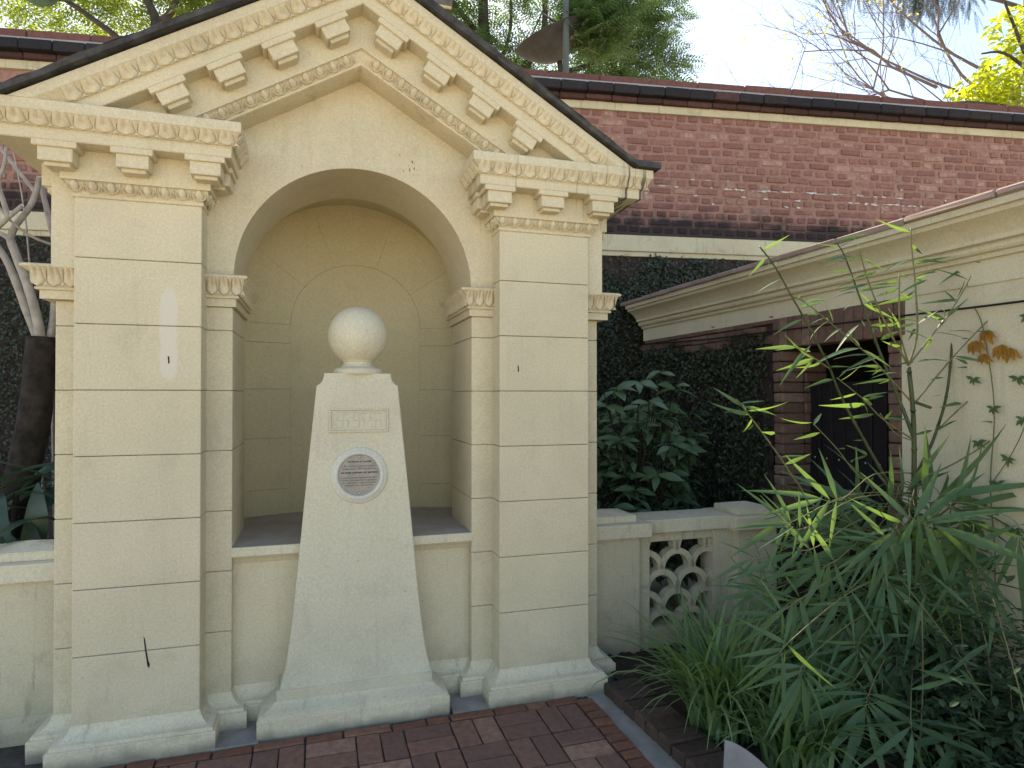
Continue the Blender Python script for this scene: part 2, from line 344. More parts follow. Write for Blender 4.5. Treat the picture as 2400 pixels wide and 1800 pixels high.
LIT= [[[3.281, -0.917, 1.899], [3.103, -0.91, 1.723]], [[3.238, -0.871, 1.894], [3.029, -0.854, 1.883]], [[3.423, -0.781, 1.847], [3.188, -0.851, 1.788]], [[3.168, -0.995, 2.009], [3.044, -0.941, 1.958]], [[3.397, -0.909, 2.02], [3.215, -0.952, 1.948]], [[3.668, -0.652, 2.05], [3.624, -0.656, 2.178]], [[3.669, -0.707, 2.012], [3.551, -0.711, 1.964]], [[3.714, -0.776, 2.026], [3.488, -0.832, 1.91]], [[3.381, -0.778, 2.126], [3.353, -0.719, 2.166]], [[3.372, -0.817, 1.878], [3.305, -0.778, 1.902]], [[3.726, -0.765, 2.143], [3.544, -0.835, 2.117]], [[3.761, -0.735, 1.92], [3.716, -0.72, 1.984]], [[3.606, -0.895, 1.893], [3.25, -0.97, 1.872]], [[3.946, -0.697, 1.997], [3.931, -0.701, 2.087]], [[3.879, -0.748, 1.954], [4.094, -0.688, 2.019]], [[3.868, -0.75, 2.006], [3.867, -0.683, 2.033]], [[3.66, -0.862, 2.004], [3.69, -0.814, 2.053]], [[3.571, -0.844, 1.793], [3.572, -0.775, 1.753]], [[3.632, -0.692, 1.747], [3.417, -0.757, 1.725]], [[3.572, -0.952, 1.622], [3.301, -0.998, 1.603]], [[3.886, -0.662, 1.642], [4.013, -0.672, 1.676]], [[3.761, -0.781, 1.572], [3.714, -0.813, 1.636]], [[3.757, -0.822, 1.569], [3.544, -0.841, 1.545]], [[3.325, -0.877, 1.534], [3.167, -0.864, 1.524]], [[3.408, -0.796, 1.518], [3.521, -0.731, 1.588]], [[3.478, -0.761, 1.477], [3.378, -0.693, 1.436]], [[3.697, -0.7, 1.385], [3.719, -0.622, 1.383]], [[3.776, -0.765, 1.357], [3.632, -0.819, 1.412]], [[3.841, -0.699, 1.349], [3.798, -0.624, 1.307]], [[3.826, -0.683, 1.426], [3.781, -0.672, 1.426]], [[2.865, -1.0, 1.585], [2.718, -1.046, 1.607]], [[2.861, -1.0, 1.592], [2.846, -0.988, 1.632]], [[2.857, -1.0, 1.588], [2.712, -1.07, 1.627]], [[2.889, -1.0, 1.564], [2.912, -0.922, 1.481]], [[2.897, -1.0, 1.537], [2.902, -0.952, 1.501]], [[3.011, -1.0, 1.495], [2.908, -1.056, 1.5]], [[3.042, -1.0, 2.183], [2.933, -0.957, 2.14]], [[4.501, -0.695, 2.204], [4.78, -0.767, 2.415]], [[4.373, -0.785, 2.193], [4.345, -0.858, 2.279]], [[4.414, -0.749, 2.171], [4.291, -0.776, 2.237]], [[4.493, -0.692, 2.187], [4.497, -0.615, 2.162]], [[4.034, -0.823, 2.036], [3.953, -0.743, 2.021]], [[3.963, -0.892, 2.026], [4.019, -0.959, 2.09]], [[4.072, -0.79, 2.016], [3.953, -0.865, 1.966]], [[4.043, -0.931, 1.993], [4.082, -0.946, 2.079]], [[4.216, -0.786, 2.013], [4.245, -0.841, 2.073]], [[3.951, -0.985, 1.955], [3.962, -0.926, 1.868]], [[3.964, -0.89, 1.831], [4.329, -0.817, 1.882]], [[4.182, -0.686, 1.845], [4.041, -0.706, 1.841]], [[4.412, -0.839, 2.006], [4.241, -0.836, 2.009]], [[4.52, -0.775, 2.024], [4.646, -0.759, 2.063]], [[4.607, -0.804, 2.1], [4.846, -0.785, 2.037]], [[4.854, -0.671, 2.179], [5.045, -0.67, 2.173]], [[4.634, -0.849, 1.818], [4.333, -0.814, 1.822]], [[4.274, -0.917, 1.826], [4.149, -0.949, 1.854]], [[4.535, -0.658, 1.965], [4.597, -0.654, 1.914]], [[4.763, -0.808, 1.839], [4.579, -0.886, 1.643]], [[4.722, -0.855, 1.617], [4.529, -0.842, 1.717]], [[4.549, -0.993, 1.835], [4.59, -0.974, 1.837]], [[4.41, -0.779, 1.621], [4.189, -0.849, 1.615]], [[4.373, -0.78, 1.53], [4.191, -0.786, 1.479]], [[4.22, -0.762, 1.477], [4.052, -0.786, 1.453]], [[4.299, -0.753, 1.667], [4.279, -0.714, 1.659]], [[4.021, -0.992, 1.751], [3.827, -1.063, 1.74]], [[3.734, -0.763, 2.366], [3.549, -0.689, 2.35]], [[3.901, -0.912, 2.346], [3.697, -0.919, 2.286]], [[3.814, -0.793, 2.302], [3.635, -0.821, 2.247]], [[4.123, -0.873, 2.301], [3.952, -0.903, 2.277]], [[3.868, -0.871, 2.204], [3.735, -0.855, 2.158]], [[4.033, -0.895, 2.252], [3.838, -0.915, 2.2]], [[4.134, -0.73, 2.195], [3.859, -0.805, 2.147]], [[4.477, -0.801, 2.381], [4.274, -0.763, 2.292]], [[4.367, -0.891, 2.364], [4.537, -0.936, 2.362]], [[4.028, -0.719, 2.047], [3.856, -0.76, 2.021]], [[3.649, -0.934, 1.786], [3.666, -0.945, 1.808]], [[3.871, -0.756, 1.868], [3.605, -0.819, 1.821]], [[3.846, -0.887, 1.775], [3.661, -0.914, 1.787]], [[3.932, -0.708, 1.807], [3.869, -0.718, 1.773]], [[3.941, -0.701, 1.815], [3.761, -0.753, 1.817]], [[2.965, -1.0, 2.275], [2.902, -0.976, 2.194]], [[2.981, -1.0, 2.269], [2.978, -1.008, 2.22]], [[3.014, -1.0, 2.244], [2.968, -1.061, 2.249]], [[3.594, -0.815, 2.362], [3.377, -0.864, 2.308]], [[3.611, -0.718, 2.376], [3.837, -0.663, 2.393]]]
FANS= [([3.555, -1.077, 1.011], (-0.9, 0.5), 8, 0.246), ([3.293, -1.039, 0.916], (-1, 0.5), 8, 0.262), ([3.115, -0.827, 0.738], (-1, 0.1), 7, 0.204), ([3.487, -0.893, 0.62], (-0.6, 0.8), 9, 0.31), ([3.67, -1.027, 0.465], (0.0, 1), 11, 0.34), ([3.31, -1.212, 0.395], (-0.2, 1), 13, 0.321), ([3.696, -1.298, 0.209], (0, 1), 9, 0.361), ([2.956, -1.233, 0.565], (-0.2, 1), 9, 0.232), ([3.416, -0.832, 0.555], (-0.3, 1), 9, 0.281), ([4.11, -1.042, 0.614], (0.2, 1), 7, 0.339), ([3.606, -1.011, 0.813], (0.1, 1), 6, 0.206), ([3.106, -0.983, 1.096], (-1, 0.15), 6, 0.221), ([3.528, -0.982, 0.978], (-1, 0.3), 7, 0.278), ([3.153, -0.986, 0.746], (-0.9, 0.4), 8, 0.232), ([4.033, -0.782, 1.086], (0.2, 0.9), 8, 0.318), ([3.689, -1.088, 1.083], (-0.8, 0.5), 8, 0.308), ([3.637, -1.148, 1.111], (1, 0.4), 10, 0.383), ([4.138, -0.773, 0.948], (1, 0.5), 9, 0.454), ([4.258, -0.798, 0.88], (0.9, 0.7), 8, 0.396), ([4.479, -0.755, 0.814], (0.8, 0.9), 8, 0.391), ([3.836, -0.976, 0.874], (0.9, 0.6), 8, 0.325), ([3.82, -0.77, 1.047], (-1, 0.25), 8, 0.337), ([3.691, -0.779, 1.118], (-1, 0.1), 7, 0.299), ([3.29, -1.061, 1.197], (-1, -0.05), 6, 0.286), ([3.822, -0.852, 1.123], (-0.9, 0.0), 7, 0.322), ([3.923, -0.815, 1.128], (0.6, -0.6), 6, 0.268), ([4.006, -0.885, 1.12], (0.9, -0.2), 8, 0.393), ([4.12, -0.942, 1.108], (1, 0.15), 8, 0.418), ([3.862, -1.034, 0.636], (0.6, 0.9), 8, 0.294), ([3.772, -1.014, 0.697], (0.5, 1), 8, 0.29), ([3.419, -1.059, 0.548], (-0.2, 1), 8, 0.25), ([2.937, -1.123, 0.756], (-0.9, 0.4), 7, 0.19), ([2.995, -0.915, 0.921], (-1, 0.1), 5, 0.152), ([3.186, -1.035, 0.985], (-0.9, 0.2), 7, 0.256), ([3.318, -1.026, 0.088], (-0.3, 1), 8, 0.292), ([3.4, -1.332, 0.329], (0.1, 1), 8, 0.285), ([4.271, -0.989, 0.302], (0.3, 1), 7, 0.342), ([3.91, -1.073, 0.454], (0.4, 1), 7, 0.295), ([4.674, -0.78, 0.661], (0.9, 0.8), 7, 0.391), ([4.598, -0.791, 0.384], (0.6, 1), 6, 0.351), ([3.217, -0.79, 0.74], (-1, 0.3), 6, 0.2), ([3.33, -1.119, 0.418], (-0.6, 0.9), 7, 0.225), ([2.778, -1.345, 0.715], (-0.6, 0.8), 7, 0.201), ([3.327, -0.852, 1.014], (-0.2, -1), 5, 0.202), ([3.07, -1.081, 1.09], (-0.8, -0.2), 5, 0.181), ([3.388, -1.03, 0.78], (-0.8, 0.6), 7, 0.25), ([3.35, -0.885, 0.8], (-1, 0.2), 6, 0.219), ([4.028, -0.94, 0.758], (0.8, 0.8), 7, 0.308), ([3.618, -0.984, 0.921], (-0.9, 0.5), 6, 0.236), ([3.903, -0.774, 0.54], (0.2, 1), 7, 0.27), ([4.579, -0.905, 0.882], (0.8, 0.8), 7, 0.343)]

# ------------------------------------------------------------ ground
box('ground', -400, 400, -400, 400, -.60, -.055, plainmat('garden_ground', (.50, .43, .32), (.42, .36, .27), .6, 1.0), bev=0)['kind'] = 'structure'
pv = box('paving', -1.6, 2.56, -3.3, .30, -.052, -.014, SAND, bev=0); pv['kind'] = 'structure'
CX, CY, GX0, GY0 = .2325, .25, 2.41, -.155
def brick_mesh(lx, ly, lz, bev=.006):
    return finish(box_bm(-lx/2, lx/2, -ly/2, ly/2, -lz, 0, bev, 2))
def rough(me, amp=.0015, seed=0):
    r = np.random.default_rng(seed); n = len(me.vertices); co = np.zeros(n*3)
    me.vertices.foreach_get('co', co); co += r.uniform(-amp, amp, n*3); me.vertices.foreach_set('co', co); return me
bx_ = [rough(brick_mesh(CX-.007, CY/2-.007, .035), .0018, k) for k in range(4)]
by_ = [rough(brick_mesh(CX/2-.007, CY-.007, .035), .0018, k+9) for k in range(4)]
for i in range(14):
    for j in range(11):
        cx, cy = GX0-(i+.5)*CX, GY0-(j+.5)*CY
        for k in (-1, 1):
            horiz = (i+j) % 2
            me = random.choice(bx_ if horiz else by_)
            o = link('paving_brick', me, PAVE, pv)
            o.location = (cx+(0 if horiz else k*CX/4), cy+(k*CY/4 if horiz else 0), random.uniform(-.003, .002))
            o.rotation_euler = (random.gauss(0, .006), random.gauss(0, .006), random.gauss(0, .010))
bb = [rough(brick_mesh(L, .062, .035), .002, 30+k) for k, L in enumerate((.226, .112, .17))]
x = 2.43
while x > -.9:
    L = random.choice((0, 0, 1, 2)); ln = (.226, .112, .17)[L]
    o = link('border_brick', bb[L], PAVE_EDGE, pv); o.location = (x-ln/2, -.118, random.uniform(-.002, .004))
    o.rotation_euler = (random.gauss(0, .01), 0, random.gauss(0, .012)); x -= ln+.008
hb = [rough(brick_mesh(.098, .068, .035), .002, 40+k) for k in range(3)]
for k in range(34):
    y = -.12-k*.0755; xo = 2.466
    o = link('border_brick', random.choice(hb), PAVE_EDGE, pv); o.location = (xo, y-.035, random.uniform(-.003, .005))
    o.rotation_euler = (random.gauss(0, .01), random.gauss(0, .01), random.gauss(0, .02))
# gaps between the plinths are filled with cement
for (a, b) in ((.57, .80), (1.75, 1.97)):
    box('cement_fill', a, b, -.083, .16, -.03, .004, CEMENT, pv, .004)
gut = link('gutter', raw([(2.50, -.08, -.008), (2.66, -.08, -.008), (2.68, -3.2, -.008), (2.50, -3.2, -.008)], [(0, 3, 2, 1)]), CEMENT); gut['kind'] = 'structure'

# planting bed and its edging
me = bpy.data.meshes.new('m'); b = bmesh.new()
N = 60; g = {}
for i in range(N+1):
    for j in range(N+1):
        X = 2.72+(4.42-2.72)*i/N; Yv = -3.2+(.42+3.2)*j/N
        g[i, j] = b.verts.new((X, Yv, -.004+.05*random.random()*.6+.03*math.sin(X*5)*math.cos(Yv*4)))
for i in range(N):
    for j in range(N): b.faces.new((g[i, j], g[i+1, j], g[i+1, j+1], g[i, j+1]))
bed = link('soil', finish(b, True), SOIL); bed['kind'] = 'structure'
ed = thing('bed_edging', 'mossy brick edging between grey gutter and planting bed', 'edging', (2.75, -1.0, 0))
eb = [rough(brick_mesh(.21, .105, .075, .010), .004, 60+k) for k in range(4)]
for k in range(24):
    y = -.08-k*.112
    o = link('brick', random.choice(eb), EDGEBRICK, ed)
    o.matrix_basis = Matrix.Translation((2.715+(-.08-y)*.03, y-.05, .052+random.uniform(-.006, .006))) @ Matrix.Rotation(.03+random.gauss(0, .03), 4, 'Z') @ Matrix.Rotation(random.gauss(0, .03), 4, 'X')

# ------------------------------------------------------------ pavilion
XC = 1.277
def mx(x, s): return x if s > 0 else 2*XC-x
pav = thing('garden_pavilion', 'cream stucco pavilion with leaf-carved pediment over an arched niche with bench', 'pavilion', (XC, .3, 0))
JZ = [2.298-.305*k for k in range(8)]          # course joints
TOP = 2.580
def blocks(x0, x1, y0, y1, zs, s, mat=CREAM, bev=.0045):
    a, b = sorted((mx(x0, s), mx(x1, s)))
    for z1, z0 in zip(zs[:-1], zs[1:]):
        box('stone_block', a, b, y0, y1, z0+.0012, z1-.0012, mat, pav, bev, 2)
def path(pts, s): return [(mx(x, s), y) for x, y in pts]
for s in (1, -1):
    blocks(0, .531, 0, .20, [TOP]+JZ[:7]+[.10], s)                        # pier
    blocks(-.118, .02, .14, 1.25, [2.113]+JZ[1:7]+[.10], s)               # outer wing
    blocks(.515, .652, .155, .70, [2.113]+JZ[1:7]+[.10], s)               # inner jamb
    a, b = sorted((mx(-.118, s), mx(.02, s))); box('wall_panel', a, b, .14, 1.25, 2.262, TOP+.02, CREAM, pav, .003)
    a, b = sorted((mx(-.104, s), mx(.640, s))); box('wall_core', a, b, .168, .69, 0, 2.262, CREAM, pav, 0)
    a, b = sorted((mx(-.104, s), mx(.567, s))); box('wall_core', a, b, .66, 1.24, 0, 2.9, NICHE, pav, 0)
    a, b = sorted((mx(-.10, s), mx(.50, s))); box('wall_core', a, b, .03, .72, 2.25, 2.92, CREAM, pav, 0)
    # impost mouldings: necking, fillet, leaf cyma
    for pts in ([(.50, .155), (.652, .155), (.652, .74)], [(.03, .108), (-.150, .108), (-.150, 1.25)]):
        inner = pts[0][0] > .3
        sd = s*(1 if inner else -1)
        P_ = path(pts, s)
        sweep('impost_necking', P_, [(.016, 2.113), (.016, 2.152), (.030, 2.154), (.032, 2.160), (.030, 2.166)], CREAM, pav, sd, inner=-.06)
        im = sweep('impost_moulding', P_, [(.024, 2.164), (.028, 2.176), (.030, 2.20), (.040, 2.225), (.062, 2.243), (.076, 2.252), (.074, 2.262), (.064, 2.268)], ORN, pav, sd, inner=-.06)
        im['_path'] = 0
# ---- entablature over each pier
def CY_E(v): # cyma recta (v 0 bottom .. 1 top) offset and drop
    return .158+.032*(v*v*(3-2*v))
CARVE = {0: 0, .15: .006, .3: .010, .45: .012, .6: .012, .75: .010, .9: .005, 1: 0}
CYP = [(CY_E(v)-CARVE[v], 2.822+.056*v) for v in (0, .15, .3, .45, .6, .75, .9, 1)]
leafM = {}
def leaf_mesh(key, w, h, efun, disp, carve=.010, slit=True):
    """one carved leaf with a dart beside it; u along the moulding, v up; local x = along, y = -outward, z = up"""
    V = []; Fc = []; nu, nv = 11, 8
    for j in range(nv):
        v = j/(nv-1)
        hw = .475*w*(math.sqrt(max(0, 1-(1-min(1, v/.34))**2)) if v < .34 else 1-.42*((v-.34)/.66)**1.2)+.0008
        for i in range(nu):
            u = -1+2*i/(nu-1)
            x = u*hw; e = efun(v)
            bul = disp*(max(0, 1-abs(u)**3))**.5*(.45+.55*math.sin(math.pi*min(1, v*.8+.2)))
            if slit and abs(u) < .30 and v > .30: bul -= disp*.75*(1-abs(u)/.30)*min(1, (v-.30)/.25)
            base_e = e-carve*math.sin(math.pi*min(1, max(0, v)))
            V.append((x, -(base_e-.002+bul), v*h))
    for j in range(nv-1):
        for i in range(nu-1):
            a = j*nu+i; Fc.append((a, a+1, a+nu+1, a+nu))
    n0 = len(V)      # pointed dart between this leaf and the next
    for (x, v, d) in ((0, .22, .25), (-.15, .96, .1), (.15, .96, .1), (0, .98, .9)):
        V.append((w*.5+x*w, -(efun(v)-carve*.4+disp*d*.7), v*h))
    Fc += [(n0, n0+3, n0+1), (n0, n0+2, n0+3)]
    n1 = len(V)      # little triangle below
    for (x, v, d) in ((0, .26, .5), (-.20, .0, .3), (.20, .0, .3), (0, .08, .9)):
        V.append((w*.5+x*w, -(efun(v)-carve*.4+disp*d*.6), v*h))
    Fc += [(n1, n1+1, n1+3), (n1, n1+3, n1+2)]
    return raw(V, Fc, True)
def egg_mesh(w, h, efun, disp):
    V = []; Fc = []
    def patch(cx, rw, rh, dsp, nu=8, nv=7, v0=.08):
        n0 = len(V)
        for j in range(nv):
            th = math.pi*j/(nv-1)
            for i in range(nu):
                ph = -math.pi/2+math.pi*i/(nu-1)
                x = cx+rw*math.sin(ph)*math.sin(th); zz = .5-.5*math.cos(th); v = v0+(1-v0)*zz
                V.append((x, -(efun(v)+dsp*math.cos(ph)*math.sin(th)-.001), h*v))
        for j in range(nv-1):
            for i in range(nu-1): a = n0+j*nu+i; Fc.append((a, a+1, a+nu+1, a+nu))
    patch(0, w*.24, h, disp)
    # husk round the egg
    n0 = len(V); K = 12
    for k in range(K+1):
        t = -.15+math.pi*1.0*k/K+0.15*(2*k/K-1)+.0
        a = math.pi+ (math.pi)*k/K
        for rr, d in ((.34, .1), (.40, .75), (.46, .1)):
            x = w*rr*math.cos(a); v = .55+.55*math.sin(a)*(rr/.46)
            v = max(0.02, v); V.append((x, -(efun(min(1, v))+disp*d), h*v))
    for k in range(K):
        for q in range(2): a = n0+k*3+q; Fc.append((a, a+1, a+4, a+3))
    patch(w*.5, w*.05, h*.9, disp*.7, 4, 5)
    return raw(V, Fc, True)
E_EGG = lambda v: .006+.030*(v**.6)
LEAF = leaf_mesh('l', .083, .056, CY_E, .017)
EGG = egg_mesh(.075, .048, E_EGG, .015)
E_IMP = lambda v: .036+.040*(v**1.6)
ILEAF = leaf_mesh('i', .065, .088, E_IMP, .018, .012)
def place_run(me, name, mat, parent, a, b, pitch, z, off, ends=.5):
    """copies of a moulding unit along plan segment a->b (outward is to the right of a->b rotated)"""
    a, b = Vector(a), Vector(b); d = (b-a); L = d.length; d.normalize()
    n = max(1, round(L/pitch)); st = L/n
    ang = math.atan2(d.y, d.x)
    for k in range(n):
        p = a+d*(st*(k+ends))
        o = link(name, me, mat, parent)
        o.matrix_basis = Matrix.Translation((p.x, p.y, z)) @ Matrix.Rotation(ang, 4, 'Z') @ Matrix.Diagonal((st/pitch, 1, 1, 1))
for s in (1, -1):
    low = [(.531, .17), (.531, 0), (0, 0), (0, .14), (-.118, .14), (-.118, 1.25)]
    upp = [(.531, .17), (.531, 0), (-.118, 0), (-.118, 1.25)]
    sd = -s
    Pl, Pu = path(low, s), path(upp, s)
    sweep('bead_moulding', Pl, [(0.001, 2.570), (.008, 2.574), (.010, 2.581), (.008, 2.588), (.004, 2.592)], ORN, pav, sd)
    eg = sweep('egg_moulding', Pl, [(.004, 2.592)]+[(E_EGG(v)-.006*(v < 1), 2.592+.048*v) for v in (.08, .25, .5, .75, .9, 1)], ORN, pav, sd)
    sweep('frieze', Pl, [(.044, 2.640), (.044, 2.774)], CREAM, pav, sd, inner=-.02)
    sweep('corona', Pu, [(.02, 2.772), (.143, 2.772), (.147, 2.776), (.147, 2.814), (.152, 2.822)], CREAM, pav, sd, inner=-.02)
    cy = sweep('leaf_moulding', Pu, CYP, ORN, pav, sd)
    sweep('cornice_fillet', Pu, [(.190, 2.878), (.193, 2.881), (.193, 2.924), (.190, 2.927)], CREAM, pav, sd, inner=-.08)
    # carved units; direction so that -y local points outwards
    def seg(p, q, e=0.0): return (p, q)
    if s > 0:
        fr = [((-.118-.17, 0), (.531+.17, 0)), ((.531, -.17), (.531, .15))]
        fe = [((-.03, 0), (.561, 0)), ((.531, -.02), (.531, .15)), ((-.14, .14), (0, .14))]
    else:
        fr = [((mx(.531, s)-.17, 0), (mx(-.118, s)+.17, 0)), ((mx(.531, s), .15), (mx(.531, s), -.17))]
        fe = [((mx(.531, s)-.03, 0), (mx(0, s)+.03, 0)), ((mx(.531, s), .15), (mx(.531, s), -.02)), ((mx(0, s), .14), (mx(-.118, s)+.03, .14))]
    for p, q in fr: place_run(LEAF, 'carved_leaf', ORN, cy, p, q, .083, 2.822, 0)
    for p, q in fe: place_run(EGG, 'carved_egg', ORN, eg, p, q, .075, 2.592, 0)
    # impost leaves
    ims = [o for o in pav.children if o.name.startswith('impost_moulding')]
    im_in, im_out = ims[-2], ims[-1]
    if s > 0:
        place_run(ILEAF, 'carved_leaf', ORN, im_in, (.531, .155), (.652+.05, .155), .065, 2.168, 0)
        place_run(ILEAF, 'carved_leaf', ORN, im_in, (.652, .155-.05), (.652, .72), .065, 2.168, 0)
        place_run(ILEAF, 'carved_leaf', ORN, im_out, (-.150-.05, .108), (0, .108), .065, 2.168, 0)
    else:
        place_run(ILEAF, 'carved_leaf', ORN, im_in, (mx(.652, s)-.05, .155), (mx(.531, s), .155), .065, 2.168, 0)
        place_run(ILEAF, 'carved_leaf', ORN, im_in, (mx(.652, s), .72), (mx(.652, s), .105), .065, 2.168, 0)
        place_run(ILEAF, 'carved_leaf', ORN, im_out, (mx(0, s), .108), (mx(-.150, s)+.05, .108), .065, 2.168, 0)
for o in pav.children:
    if '_path' in o: del o['_path']
# modillion brackets: cap, block and a lower step
def modillion_mesh():
    b = bmesh.new()
    box_bm(-.085, .085, -.135, 0, -.026, .002, .003, 1, b)
    box_bm(-.066, .066, -.122, 0, -.085, -.022, .003, 1, b)
    box_bm(-.050, .050, -.100, 0, -.101, -.082, .003, 1, b)
    return finish(b)
MOD = modillion_mesh()
def modillion(M): link('modillion', MOD, CREAM, pav).matrix_basis = M
for s in (1, -1):
    for x in (-.033, .266, .565): modillion(Matrix.Translation((mx(x, s), -.010, 2.772)))
    a = .531 if s > 0 else mx(.531, s)
    modillion(Matrix.Translation((a-s*.0 + (.0), .075, 2.772)) @ Matrix.Rotation(s*math.pi/2, 4, 'Z'))
    w = mx(-.118, s)
    modillion(Matrix.Translation((w, .45, 2.772)) @ Matrix.Rotation(-s*math.pi/2, 4, 'Z'))
# ---- raking cornice
SLP = .588; TH = math.atan(SLP); CT, ST = math.cos(TH), math.sin(TH)
def S0(x, s=1):
    xx = x if x <= XC else 2*XC-x
    return 2.927+SLP*(xx+.19)
def rake_run(name, prof, mat, back, cut=2.9265):
    """prof: (e, n) n measured square to the slope below the slab; runs from both eaves to the ridge"""
    pr = [(-back, prof[0][1])]+prof+[(-back, prof[-1][1])]
    b = bmesh.new(); rows = []
    for e, n in pr:
        dz = n/CT; xl = -.19+dz/SLP+(cut-2.927)/SLP
        rows.append([(xl, -e, cut), (XC, -e, S0(XC)-dz), (2*XC-xl, -e, cut)])
    Vv = [[b.verts.new(c) for c in r] for r in rows]; n_ = len(pr)
    for i in range(n_):
        k = (i+1) % n_
        for j in range(2): b.faces.new((Vv[i][j], Vv[i][j+1], Vv[k][j+1], Vv[k][j]))
    b.faces.new([Vv[i][0] for i in range(n_)]); b.faces.new([Vv[i][2] for i in range(n_)][::-1])
    return link(name, finish(b, True, 30), mat, pav)
rake_run('raking_fillet', [(.190, .001), (.193, .004), (.193, .046), (.190, .049)], CREAM, .10)
rl = rake_run('raking_leaf_moulding', [(CY_E(1-q)-CARVE[q], .049+.056*q) for q in (0, .15, .3, .45, .6, .75, .9, 1)], ORN, .10)
rake_run('raking_corona', [(.152, .105), (.147, .112), (.147, .153), (.143, .157), (.02, .157)], CREAM, .10)
rake_run('raking_frieze', [(.044, .155), (.044, .302)], CREAM, .155)
re_ = rake_run('raking_egg_moulding', [(E_EGG(1-q)-.006*(q > 0), .302+.048*q) for q in (0, .1, .25, .5, .75, .92)]+[(.004, .350), (.010, .353), (.010, .362), (.002, .366)], ORN, .155)
L = (XC+.19)/CT
def rake_units(me, name, mat, parent, pitch, nlow, n0, nm):
    for sgn in (1, -1):
        s_ = n0; smax = L-.02-ST*0
        # ridge mitre: a unit at depth nm ends where s reaches L - nm*tan
        send = L-nm*SLP
        k = 0
        while s_+pitch*.5 < send:
            ds = s_
            x = -.19+ds*CT+nm*ST; z = 2.927+ds*ST-nm*CT
            M = Matrix.Translation((x, 0, z)) @ Matrix.Rotation(-TH, 4, 'Y')
            if sgn < 0:
                M = Matrix.Translation((2*XC-x, 0, z)) @ Matrix.Rotation(TH, 4, 'Y')
            if z > 2.915: link(name, me, mat, parent).matrix_basis = M
            s_ += pitch
rake_units(LEAF, 'carved_leaf', ORN, rl, .083, 0, .14, .105)
rake_units(EGG, 'carved_egg', ORN, re_, .075, 0, .45, .350)
for sgn in (1, -1):
    for xm in (.40, .640, .877, 1.120):
        ds = (xm+.19)/CT - .0
        n_ = .157
        # bracket centre on the slope
        x = xm-.05+n_*ST*0; zc = S0(xm)-.157/CT
        M = Matrix.Translation((mx(xm, sgn), -.010, zc)) @ Matrix.Rotation(-TH*sgn, 4, 'Y')
        modillion(M)
# ---- wall above the imposts with the arch, and the vault behind it
def arch_wall(name, r, x0, x1, y0, y1, zt, mat, zs=2.265, seg=56):
    b = bmesh.new(); inn = []; out = []
    for k in range(seg+1):
        t = math.pi*(1-k/seg); c, s_ = math.cos(t), math.sin(t)
        inn.append((XC+r*c, zs+r*s_))
        # ray to the outline (rectangle sides, sloped top)
        best = 1e9
        if c < -1e-6: best = min(best, (x0-XC)/c)
        if c > 1e-6: best = min(best, (x1-XC)/c)
        f = lambda q: (zs+q*s_)-zt(XC+q*c)
        lo, hi = 0, best
        if f(hi) > 0:
            for _ in range(40):
                m_ = (lo+hi)/2
                if f(m_) > 0: hi = m_
                else: lo = m_
            best = lo
        out.append((XC+best*c, zs+best*s_))
    A = [[b.verts.new((x, y, z)) for x, z in inn] for y in (y0, y1)]
    B = [[b.verts.new((x, y, z)) for x, z in out] for y in (y0, y1)]
    for k in range(seg):
        b.faces.new((A[0][k], A[0][k+1], B[0][k+1], B[0][k])); b.faces.new((A[1][k], B[1][k], B[1][k+1], A[1][k+1]))
        b.faces.new((A[0][k], A[1][k], A[1][k+1], A[0][k+1])); b.faces.new((B[0][k], B[0][k+1], B[1][k+1], B[1][k]))
    for k in (0, seg): b.faces.new((A[0][k], B[0][k], B[1][k], A[1][k]))
    return link(name, finish(b, True, 30), mat, pav)
arch_wall('arch_wall', .622, .50, 2*XC-.50, .155, .70, lambda x: S0(x)-.30, CREAM)
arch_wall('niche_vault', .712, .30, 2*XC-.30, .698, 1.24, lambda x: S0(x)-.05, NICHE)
# curved back wall of the niche, of coursed stones round an arched middle panel
RB = 1.53; YB = 1.155
def back_y(x): return YB-RB+math.sqrt(max(0.01, RB*RB-(x-XC)**2))
def back_panel(name, outline_fn, zlo, zhi, xs, off=0.0, parent=None):
    """strip of wall between z limits given per x"""
    b = bmesh.new(); F0 = []; B0 = []
    for x in xs:
        zl, zh = outline_fn(x); y = back_y(x)-off
        F0.append((b.verts.new((x, y, zl)), b.verts.new((x, y, zh))))
        B0.append((b.verts.new((x, y+.06, zl)), b.verts.new((x, y+.06, zh))))
    for k in range(len(xs)-1):
        b.faces.new((F0[k][0], F0[k+1][0], F0[k+1][1], F0[k][1])); b.faces.new((B0[k][0], B0[k][1], B0[k+1][1], B0[k+1][0]))
        b.faces.new((F0[k][1], F0[k+1][1], B0[k+1][1], B0[k][1])); b.faces.new((F0[k][0], B0[k][0], B0[k+1][0], F0[k+1][0]))
    for k in (0, -1): b.faces.new((F0[k][0], F0[k][1], B0[k][1], B0[k][0]))
    bmesh.ops.recalc_face_normals(b, faces=b.faces[:])
    ed_ = [e for e in b.edges if len(e.link_faces) == 2 and e.calc_face_angle(0) > .6]
    bmesh.ops.bevel(b, geom=ed_, offset=.0014, segments=1, affect='EDGES')
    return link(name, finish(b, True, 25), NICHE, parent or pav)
ZS, RM, XM = 2.135, .428, 1.323        # middle panel: springing, radius, centre
def zsafe(x): return 2.265+math.sqrt(max(0, .716**2-(x-XC)**2))
xsM = [XM-RM*math.cos(math.pi*k/48) for k in range(49)]
bw = back_panel('niche_back_panel', lambda x: (.80, ZS+math.sqrt(max(0, RM*RM-(x-XM)**2))), 0, 0, xsM)
